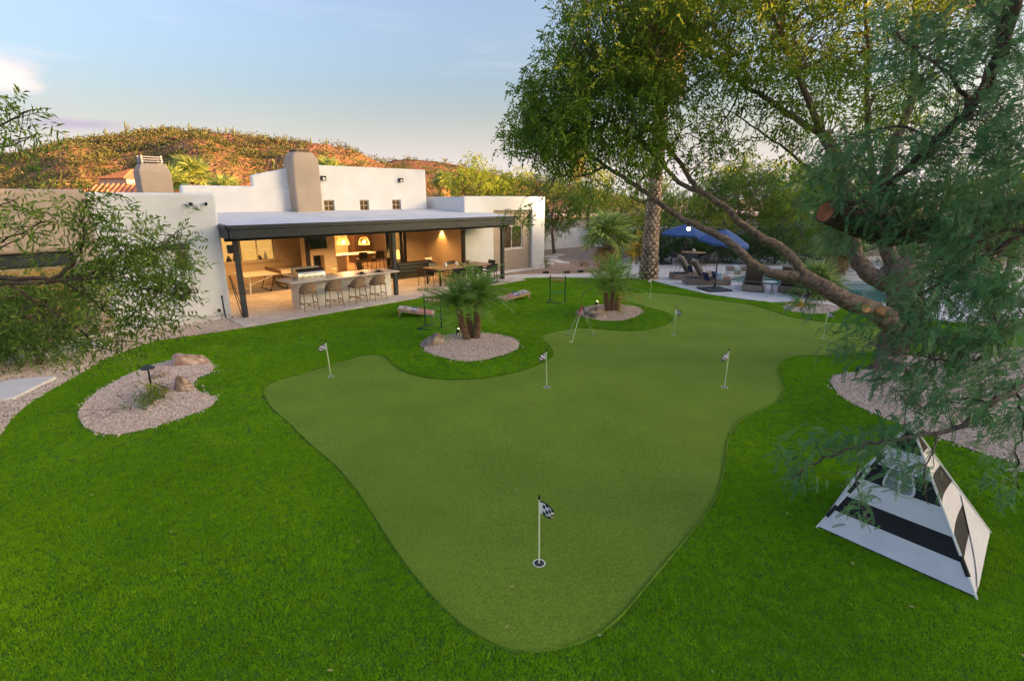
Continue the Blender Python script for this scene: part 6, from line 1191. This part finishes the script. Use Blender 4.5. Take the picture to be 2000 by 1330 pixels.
tree('broadleaf_tree', at(1840, 31), 6, 3.0, 2.6, 3.0, 'dark green tree behind the feathery foliage at the right', M_BG2, 170, 10, (.15, .07), group='trees behind the pool', seed=9)
tree('broadleaf_tree', at(1960, 30), 6, 3.0, 2.8, 3.2, 'dark green tree at the far right edge behind the feathery foliage', M_BG2, 150, 10, (.15, .07), group='trees behind the pool', seed=10)
for i, (x, y, lb) in enumerate(((21.5, 19, 'dark green tree beyond the pool deck, outside the right edge'), (20.5, 12.5, 'green tree beside the gravel bed, outside the right edge'), (20, 5.5, 'green tree at the near right corner of the yard'), (24, 25, 'tall green tree at the far right corner of the pool deck'))): tree('broadleaf_tree', Vector((x, y, 0)), 6, 2.8, 2.5, 3.4, lb, (M_BG2, M_BG1)[i % 2], 150, 10, (.15, .07), group='trees along the right boundary', seed=70 + i)
# hedge behind the pool, bush by bush
for i, px in enumerate((1262, 1305, 1348, 1392, 1436, 1480, 1524)):
    b = at(px, 33.2 - .35 * i); tree('hedge_shrub', b, 2.6, 1.05, 1.15, 1.15, ('dark hedge shrub right behind the tall palm trunk', 'second dark hedge shrub from the tall palm', 'dark hedge shrub left of the farther umbrella pole', 'dark hedge shrub behind the round dining table', 'dark hedge shrub between the two umbrellas', 'dark hedge shrub behind the nearer umbrella canopy', 'dark hedge shrub at the right end of the hedge')[i], M_HEDGE, 85, 11, (.10, .05), .04, group='hedge shrubs behind the pool', cat='shrub', seed=20 + i, spray=.2, crad=.3, stems=3)
tree('flowering_shrub', at(1418, 32.0), 2.6, .9, .7, 2.2, 'rounded yellow-orange tipped shrub between the umbrella canopies', M_BG3, 60, 10, (.09, .045), .04, cat='shrub', seed=31, spray=.18, crad=.25, stems=3)
tree('flowering_shrub', at(1250, 31.0), 2.0, .45, .9, 1.2, 'narrow yellow flowering shrub at the left of the palm trunk', M_FLW, 26, 10, (.08, .05), .03, cat='shrub', seed=32, spray=.15, crad=.2, stems=3)
for i, (px, Y, lb) in enumerate(((1590, 28, 'low green shrub beyond the pool, left of the short palm'), (1660, 27.5, 'low green shrub beyond the pool steps'), (1800, 26, 'low green shrub beyond the pool behind the trunk'), (1920, 24, 'low green shrub beyond the white chairs'))): tree('shrub', at(px, Y), 1.5, 1.2, .8, .8, lb, M_BG2, 60, 10, (.09, .045), .03, group='shrubs beyond the pool', cat='shrub', seed=40 + i, spray=.18, crad=.3, stems=3)
# dark shrub at the left and small bed plants
tree('shrub', GT(70, 728) + Vector((-.4, .5, 0)), 2.3, 1.2, 1.05, 1.12, 'dense dark green shrub on the gravel at the left edge', leafmat('left_shrub_leaf', (.04, .11, .012), (.11, .21, .025), 1.5), 190, 16, (.075, .028), .03, cat='shrub', seed=51, spray=.16, crad=.26, stems=5)
tree('shrub', GT(-40, 720) + Vector((-.3, .6, 0)), 2.4, 1.2, 1.1, 1.2, 'tall dark shrub half outside the left edge', M_HEDGE, 90, 14, (.075, .028), .03, cat='shrub', seed=52, spray=.16, crad=.28, stems=5)
tree('small_plant', GT(283, 793), .3, .22, .12, .12, 'small green plant in the left gravel bed', M_WIL, 9, 8, (.07, .02), .008, cat='plant', seed=61, spray=.1, crad=.1, stems=4)
tree('small_plant', GT(303, 775), .35, .16, .12, .16, 'small yellowish plant beside the path light', M_BG3, 7, 8, (.06, .025), .008, cat='plant', seed=62, spray=.1, crad=.1, stems=4)
tree('small_plant', GT(317, 737), .2, .12, .05, .06, 'tiny dry tuft at the back of the left gravel bed', M_SKIRT, 4, 7, (.07, .01), .006, cat='plant', seed=63, spray=.08, crad=.06, stems=3)
tree('small_plant', GT(1556, 599), .4, .22, .16, .2, 'yellow flowering plant in the small pool bed', M_FLW, 9, 8, (.06, .04), .008, cat='plant', seed=64, spray=.1, crad=.12, stems=4)
tree('small_plant', GT(1580, 599), .3, .28, .12, .12, 'low grey-green plant by the pool path light', M_WIL, 9, 8, (.08, .02), .008, cat='plant', seed=65, spray=.1, crad=.12, stems=4)
tree('small_plant', G(1062, 522), .5, .3, .25, .25, 'small shrub at the corner of the right wing', M_WIL, 9, 8, (.09, .03), .01, cat='plant', seed=66, spray=.12, crad=.15, stems=4)
tree('small_plant', G(1143, 519), .4, .35, .18, .18, 'dry low shrub on the dirt beside the flagstones', M_SKIRT, 8, 8, (.09, .02), .01, cat='plant', seed=67, spray=.12, crad=.15, stems=4)

# ------------------------------------------------------------------ palms
def frond_mesh(L_, nl, ll, arch, lw, seed, vee=.5):
    rs = np.random.default_rng(seed); b = MB(); pts = []
    for i in range(9): s_ = i / 8; pts.append(Vector((L_ * s_ * (1 - .12 * s_ * arch), 0, L_ * (.18 * s_ - arch * .62 * s_ ** 2.2))))
    b.tube(pts, [.012 * (1 - .8 * i / 8) + .002 for i in range(9)], 4, cap=False); pl = polyline(pts, 6); k = len(pl)
    for i in range(nl):
        s_ = .14 + .85 * i / (nl - 1); p = pl[min(int(s_ * (k - 1)), k - 2)]; t = (pl[min(int(s_ * (k - 1)) + 1, k - 1)] - p).normalized(); l_ = ll * math.sin(math.pi * min(.98, .12 + .84 * s_)) ** .7 * rs.uniform(.85, 1.1)
        for sg in (-1, 1):
            d = (Vector((0, sg, 0)) * .85 + t * .62 + Vector((0, 0, vee * rs.uniform(.2, .9)))).normalized(); w_ = t.normalized() * lw; m_ = p + d * l_ * .5; tip = p + d * l_ + Vector((0, 0, -l_ * rs.uniform(.12, .35))); b.add([p, m_ + w_, tip, m_ - w_], [(0, 1, 2, 3)])
    m_ = bpy.data.meshes.new('frond'); m_.from_pydata(b.v, [], b.f); return m_
def with_mat(me, m): c = me.copy(); c.materials.append(m); return c
FR = [frond_mesh(1.0, 26, .25, a, .012, i) for i, a in enumerate((.45, .65, .85, 1.1))]; FRG = [with_mat(m_, M_FROND) for m_ in FR]; FRY = [with_mat(m_, M_FRONDY) for m_ in FR]
def date_trunk(name, pts, r0, r1, parent):
    pl = polyline(pts, 7); k = len(pl); b = MB(); b.tube(pl, [r0 + (r1 - r0) * i / (k - 1) for i in range(k)], 10); tr = b.build(name, M_PTR2, parent, smooth=True); kn = MB(); n = 0
    for i in range(k - 1):
        for j in range(7):
            a = j * .898 + i * .45; r_ = r0 + (r1 - r0) * i / (k - 1); p = pl[i] + Vector((math.cos(a) * r_, math.sin(a) * r_, 0)); d = Vector((math.cos(a), math.sin(a), .7)); s_ = Vector((-math.sin(a), math.cos(a), 0)) * .018; kn.add([p - s_ - Vector((0, 0, .02)), p + s_ - Vector((0, 0, .02)), p + d * .03, p + Vector((0, 0, .02))], [(0, 1, 2), (0, 2, 3), (1, 3, 2)])
    tag(kn.build('leaf_stubs', mat('stub_tan', (.30, .19, .10), .9), tr), kind='stuff')
def date_crown(parent, c, n, L_, seed, yellow=0.0, elmin=-12, elmax=80):
    rs = np.random.default_rng(seed)
    for i in range(n):
        e_ = elmin + (elmax - elmin) * ((i + .5) / n) ** .9; a = i * 2.39996 + rs.uniform(-.2, .2); q = link('frond', (FRY if rs.random() < yellow and e_ < 20 else FRG)[rs.integers(0, 4)], parent); q.location = c; q.rotation_euler = (rs.uniform(-.25, .25), -R(e_), a); q.scale = (L_ * rs.uniform(.85, 1.12),) * 3
b = GT(915, 662); p1 = thing('date_palm', b, 0, 'pair of pygmy date palm trunks with feathery crowns in the near palm bed', 'palm')
def lp_(px, py, Y): return P(px, py, Y) - b
date_trunk('trunk', [lp_(914, 668, b.y - .1), lp_(906, 645, b.y), lp_(900, 625, b.y), lp_(896, 605, b.y)], .092, .078, p1); date_trunk('trunk', [lp_(929, 664, b.y), lp_(932, 640, b.y + .1), lp_(932, 612, b.y + .1), lp_(934, 588, b.y + .1)], .10, .08, p1); date_trunk('trunk', [lp_(916, 666, b.y + .1), lp_(918, 640, b.y + .15), lp_(914, 612, b.y + .15)], .08, .07, p1)
date_crown(p1, lp_(893, 600, b.y), 28, 1.15, 1, .12); date_crown(p1, lp_(936, 583, b.y + .1), 30, 1.12, 2, .05); date_crown(p1, lp_(914, 604, b.y + .15), 9, 1.0, 3, .1, 20, 85)
b = GT(1195, 607); p2 = thing('date_palm', b, 0, 'cluster of three slim date palm trunks in the far palm bed beside the reddish boulder', 'palm')
for k, (x0, x1, y1) in enumerate(((1187, 1183, 572), (1195, 1197, 560), (1204, 1210, 576))): date_trunk('trunk', [lp_(x0, 610, b.y), lp_((x0 + x1) / 2, 592, b.y), lp_(x1, y1, b.y)], .10, .07, p2)
date_crown(p2, lp_(1180, 566, b.y), 14, 1.1, 4, .1, -8, 82); date_crown(p2, lp_(1197, 550, b.y + .1), 16, 1.15, 5, .15, 0, 85); date_crown(p2, lp_(1213, 570, b.y), 16, 1.1, 6, .55, -15, 80)
def fan_leaf(seed, nseg=20, L_=1.0, dro=.16):
    rs = np.random.default_rng(seed); b = MB(); b.tube([(0, 0, 0), (L_ * .45, 0, .03)], [.016, .010], 4, cap=False); c = Vector((L_ * .45, 0, .03))
    for i in range(nseg):
        a = R(-118 + 236 * i / (nseg - 1)); r_ = L_ * .62 * (.72 + .28 * math.cos(a * .6)) * rs.uniform(.92, 1.06); d = Vector((math.cos(a), math.sin(a), 0)); w_ = Vector((-math.sin(a), math.cos(a), 0)) * r_ * .085; fold = Vector((0, 0, .03 * (1 if i % 2 else -1))); m_ = c + d * r_ * .55 + fold; b.add([c, m_ + w_, c + d * r_ - Vector((0, 0, r_ * dro * rs.uniform(.6, 1.5))), m_ - w_], [(0, 1, 2, 3)])
    m_ = bpy.data.meshes.new('fan_leaf'); m_.from_pydata(b.v, [], b.f); return m_
FL = [fan_leaf(i) for i in range(3)]; FLG = [with_mat(m_, M_FAN) for m_ in FL]; FLS = [with_mat(fan_leaf(9 + i, 16, 1.0, .5), M_SKIRT) for i in range(2)]
def fan_palm(base, h, r0, r1, L_, n, nskirt, label, seed, group=None, boots=True, skirt=1.0, lean=(0, 0), name='fan_palm'):
    rs = np.random.default_rng(seed); t = thing(name, base, 0, label, 'palm', group); pl = [Vector((lean[0] * s_ ** 2 * h, lean[1] * s_ ** 2 * h, -.1 + (h + .1) * s_)) for s_ in np.linspace(0, 1, 14)]; q = MB(); q.tube(pl, [r1 + (r0 - r1) * math.exp(-s_ * 3.5) for s_ in np.linspace(0, 1, 14)], 14); tr = q.build('trunk', M_PTR2 if boots else mat('grey_palm_bark', (.28, .22, .17), .95, bump=.5), t, smooth=True)
    if boots:
        bt = MB(); nz = int(h / .16)
        for i in range(nz):
            s_ = (i + .5) / nz; p0 = Vector((lean[0] * s_ ** 2 * h, lean[1] * s_ ** 2 * h, h * s_)); rr_ = r1 + (r0 - r1) * math.exp(-s_ * 3.5)
            for j in range(9):
                a = (j + .5 * (i % 2)) * 6.2832 / 9 + rs.uniform(-.08, .08); d = Vector((math.cos(a), math.sin(a), 0)); s2 = Vector((-math.sin(a), math.cos(a), 0)); l_ = rs.uniform(.8, 1.2); p = p0 + d * rr_ * .98; w_ = rr_ * .27 * l_; hh = .15 * l_; o_ = d * rr_ * .17 * l_
                bt.add([p - Vector((0, 0, hh)) + d * .005, p - s2 * w_, p + o_ + Vector((0, 0, hh * .55)) - s2 * w_ * .35, p + o_ + Vector((0, 0, hh * .55)) + s2 * w_ * .35, p + s2 * w_], [(0, 4, 3, 2, 1), (1, 2, 3, 4)])
        tag(bt.build('leaf_boots', M_PTRUNK, tr), kind='stuff')
    top = pl[-1]
    for i in range(nskirt):
        a = i * 2.39996; q = link('dry_leaf', FLS[i % 2], t); q.location = top - Vector((0, 0, skirt * (i / max(nskirt, 1)))); q.rotation_euler = (rs.uniform(-.3, .3), R(55 + 25 * rs.random()), a); q.scale = (L_ * rs.uniform(.75, 1.0),) * 3
    for i in range(n):
        e_ = -25 + 105 * ((i + .5) / n) ** .85; a = i * 2.39996 + rs.uniform(-.2, .2); q = link('fan_leaf', FLG[rs.integers(0, 3)], t); q.location = top; q.rotation_euler = (rs.uniform(-.5, .5), -R(e_), a); q.scale = (L_ * rs.uniform(.85, 1.1),) * 3
    return t
fan_palm(G(1266, 546), 11.6, .47, .255, 1.9, 34, 60, 'very tall palm with a shaggy patterned trunk beside the pool deck', 3, None, True, 2.2, (.006, 0), 'tall_palm')
fan_palm(G(1182, 530), 1.75, .24, .17, 1.65, 24, 5, 'green fan palm with a short trunk at the edge of the dirt', 5, None, True, .3)
fan_palm(G(1628, 545), 1.6, .2, .15, 1.3, 26, 10, 'short palm with a reddish trunk beyond the pool under the tree', 6, None, True, .5)
fan_palm(G(1592, 580), .35, .32, .26, 1.2, 24, 12, 'stubby palm with a dark shaggy base by the loungers', 7, None, True, .3)
for px, py, Y, h, L_, lb in ((340, 345, 36, 4.6, 1.5, 'sunlit fan palm behind the house, left of the pair by the rear chimney'), (385, 330, 38, 5.2, 1.7, 'taller sunlit fan palm behind the house by the rear chimney'), (445, 350, 35, 4.1, 1.3, 'low fan palm behind the house before the orange hill'), (650, 320, 40, 5.4, 1.5, 'fan palm top showing behind the upper wall, right of the chimney'), (868, 345, 60, 5.3, 1.6, 'sunlit palm standing alone behind the right end of the upper wall'), (1125, 320, 62, 8.5, 1.9, 'palm crown among the trees left of the tall palm')): fan_palm(at(px, Y), h, .25, .18, L_, 26, 22, lb, int(px), 'palms beyond the house', False, 1.3)
# ------------------------------------------------------------------ desert scrub and cacti on the hill
def scrub(n, xr, yr, hz, seed, smin, smax):
    rs = np.random.default_rng(seed); x = rs.uniform(*xr, n); y = rs.uniform(*yr, n); k = np.abs(x) < y * 1.05 + 20; x, y = x[k], y[k]; z = np.array([hz(a, b_) for a, b_ in zip(x, y)]); s_ = rs.uniform(smin, smax, len(x)); c = np.stack([x, y, z + s_ * .4], 1); C = np.repeat(c, 34, 0); S = np.repeat(s_, 34)[:, None]; off = rs.normal(size=(len(C), 3)) * np.array([.5, .5, .34]); p = C + off * S; D = nrmz(off + rs.normal(size=(len(C), 3)) * .5 + np.array([0, 0, .5])); return leaf_quads(p, D, (.42 * S)[:, 0], (.26 * S)[:, 0], 0)
V1, F1 = scrub(1900, (-190, 10), (94, 185), hz1, 5, .5, 1.5); npm = npmesh('hill_scrub', V1, F1, leafmat('scrub_leaf', (.05, .068, .02), (.11, .125, .04), .12, .1)); tag(npm, 'olive desert scrub dotted over the near hill', 'scrub', kind='stuff')
V1, F1 = scrub(2600, (-190, -62), (94, 172), hz1, 15, .4, 1.1); npm = npmesh('hill_scrub', V1, F1, leafmat('scrub_leaf', (.05, .068, .02), (.11, .125, .04))); tag(npm, 'denser olive scrub on the left slope of the near hill', 'scrub', kind='stuff')  # scrubby slope, its bushes thickened to darken it in place of shade
V1, F1 = scrub(500, (-100, 60), (245, 335), hz2, 6, 1.0, 2.6); npm = npmesh('hill_scrub', V1, F1, leafmat('scrub_leaf', (.075, .095, .03), (.17, .18, .06))); tag(npm, 'sparse scrub on the farther orange hill', 'scrub', kind='stuff')
sg = MB(); sg.tube([(0, 0, -.3), (0, 0, 2.8), (0, 0, 4.0)], [.28, .3, .16], 8); ar = MB(); ar.tube([(.2, 0, 1.7), (.75, 0, 1.8), (.85, 0, 2.3), (.85, 0, 3.2)], [.15, .17, .18, .1], 7); M_CAC = mat('cactus_green', (.10, .14, .05), .8, scale=3); sgm = None
SP = [(255, 167), (305, 168), (345, 160), (378, 168), (410, 165), (432, 168), (448, 168), (462, 167), (500, 166), (520, 160), (560, 168), (610, 165), (215, 165), (160, 168), (590, 140), (480, 140), (640, 166), (690, 168), (120, 160), (530, 130)]
for i, (px, Y) in enumerate(SP):
    p = P(px, 300, Y); z = hz1(p.x, p.y)
    if sgm is None:
        sgm = thing('saguaro', (p.x, p.y, z), 0, 'tiny saguaro cactus standing on the far hillside', 'cactus', 'saguaros on the hill'); sg.build('stem', M_CAC, sgm, smooth=True); ar.build('arm', M_CAC, sgm, smooth=True)
    else: dup(sgm, (p.x, p.y, z), i * 1.3, scale=.4 + .4 * random.random())
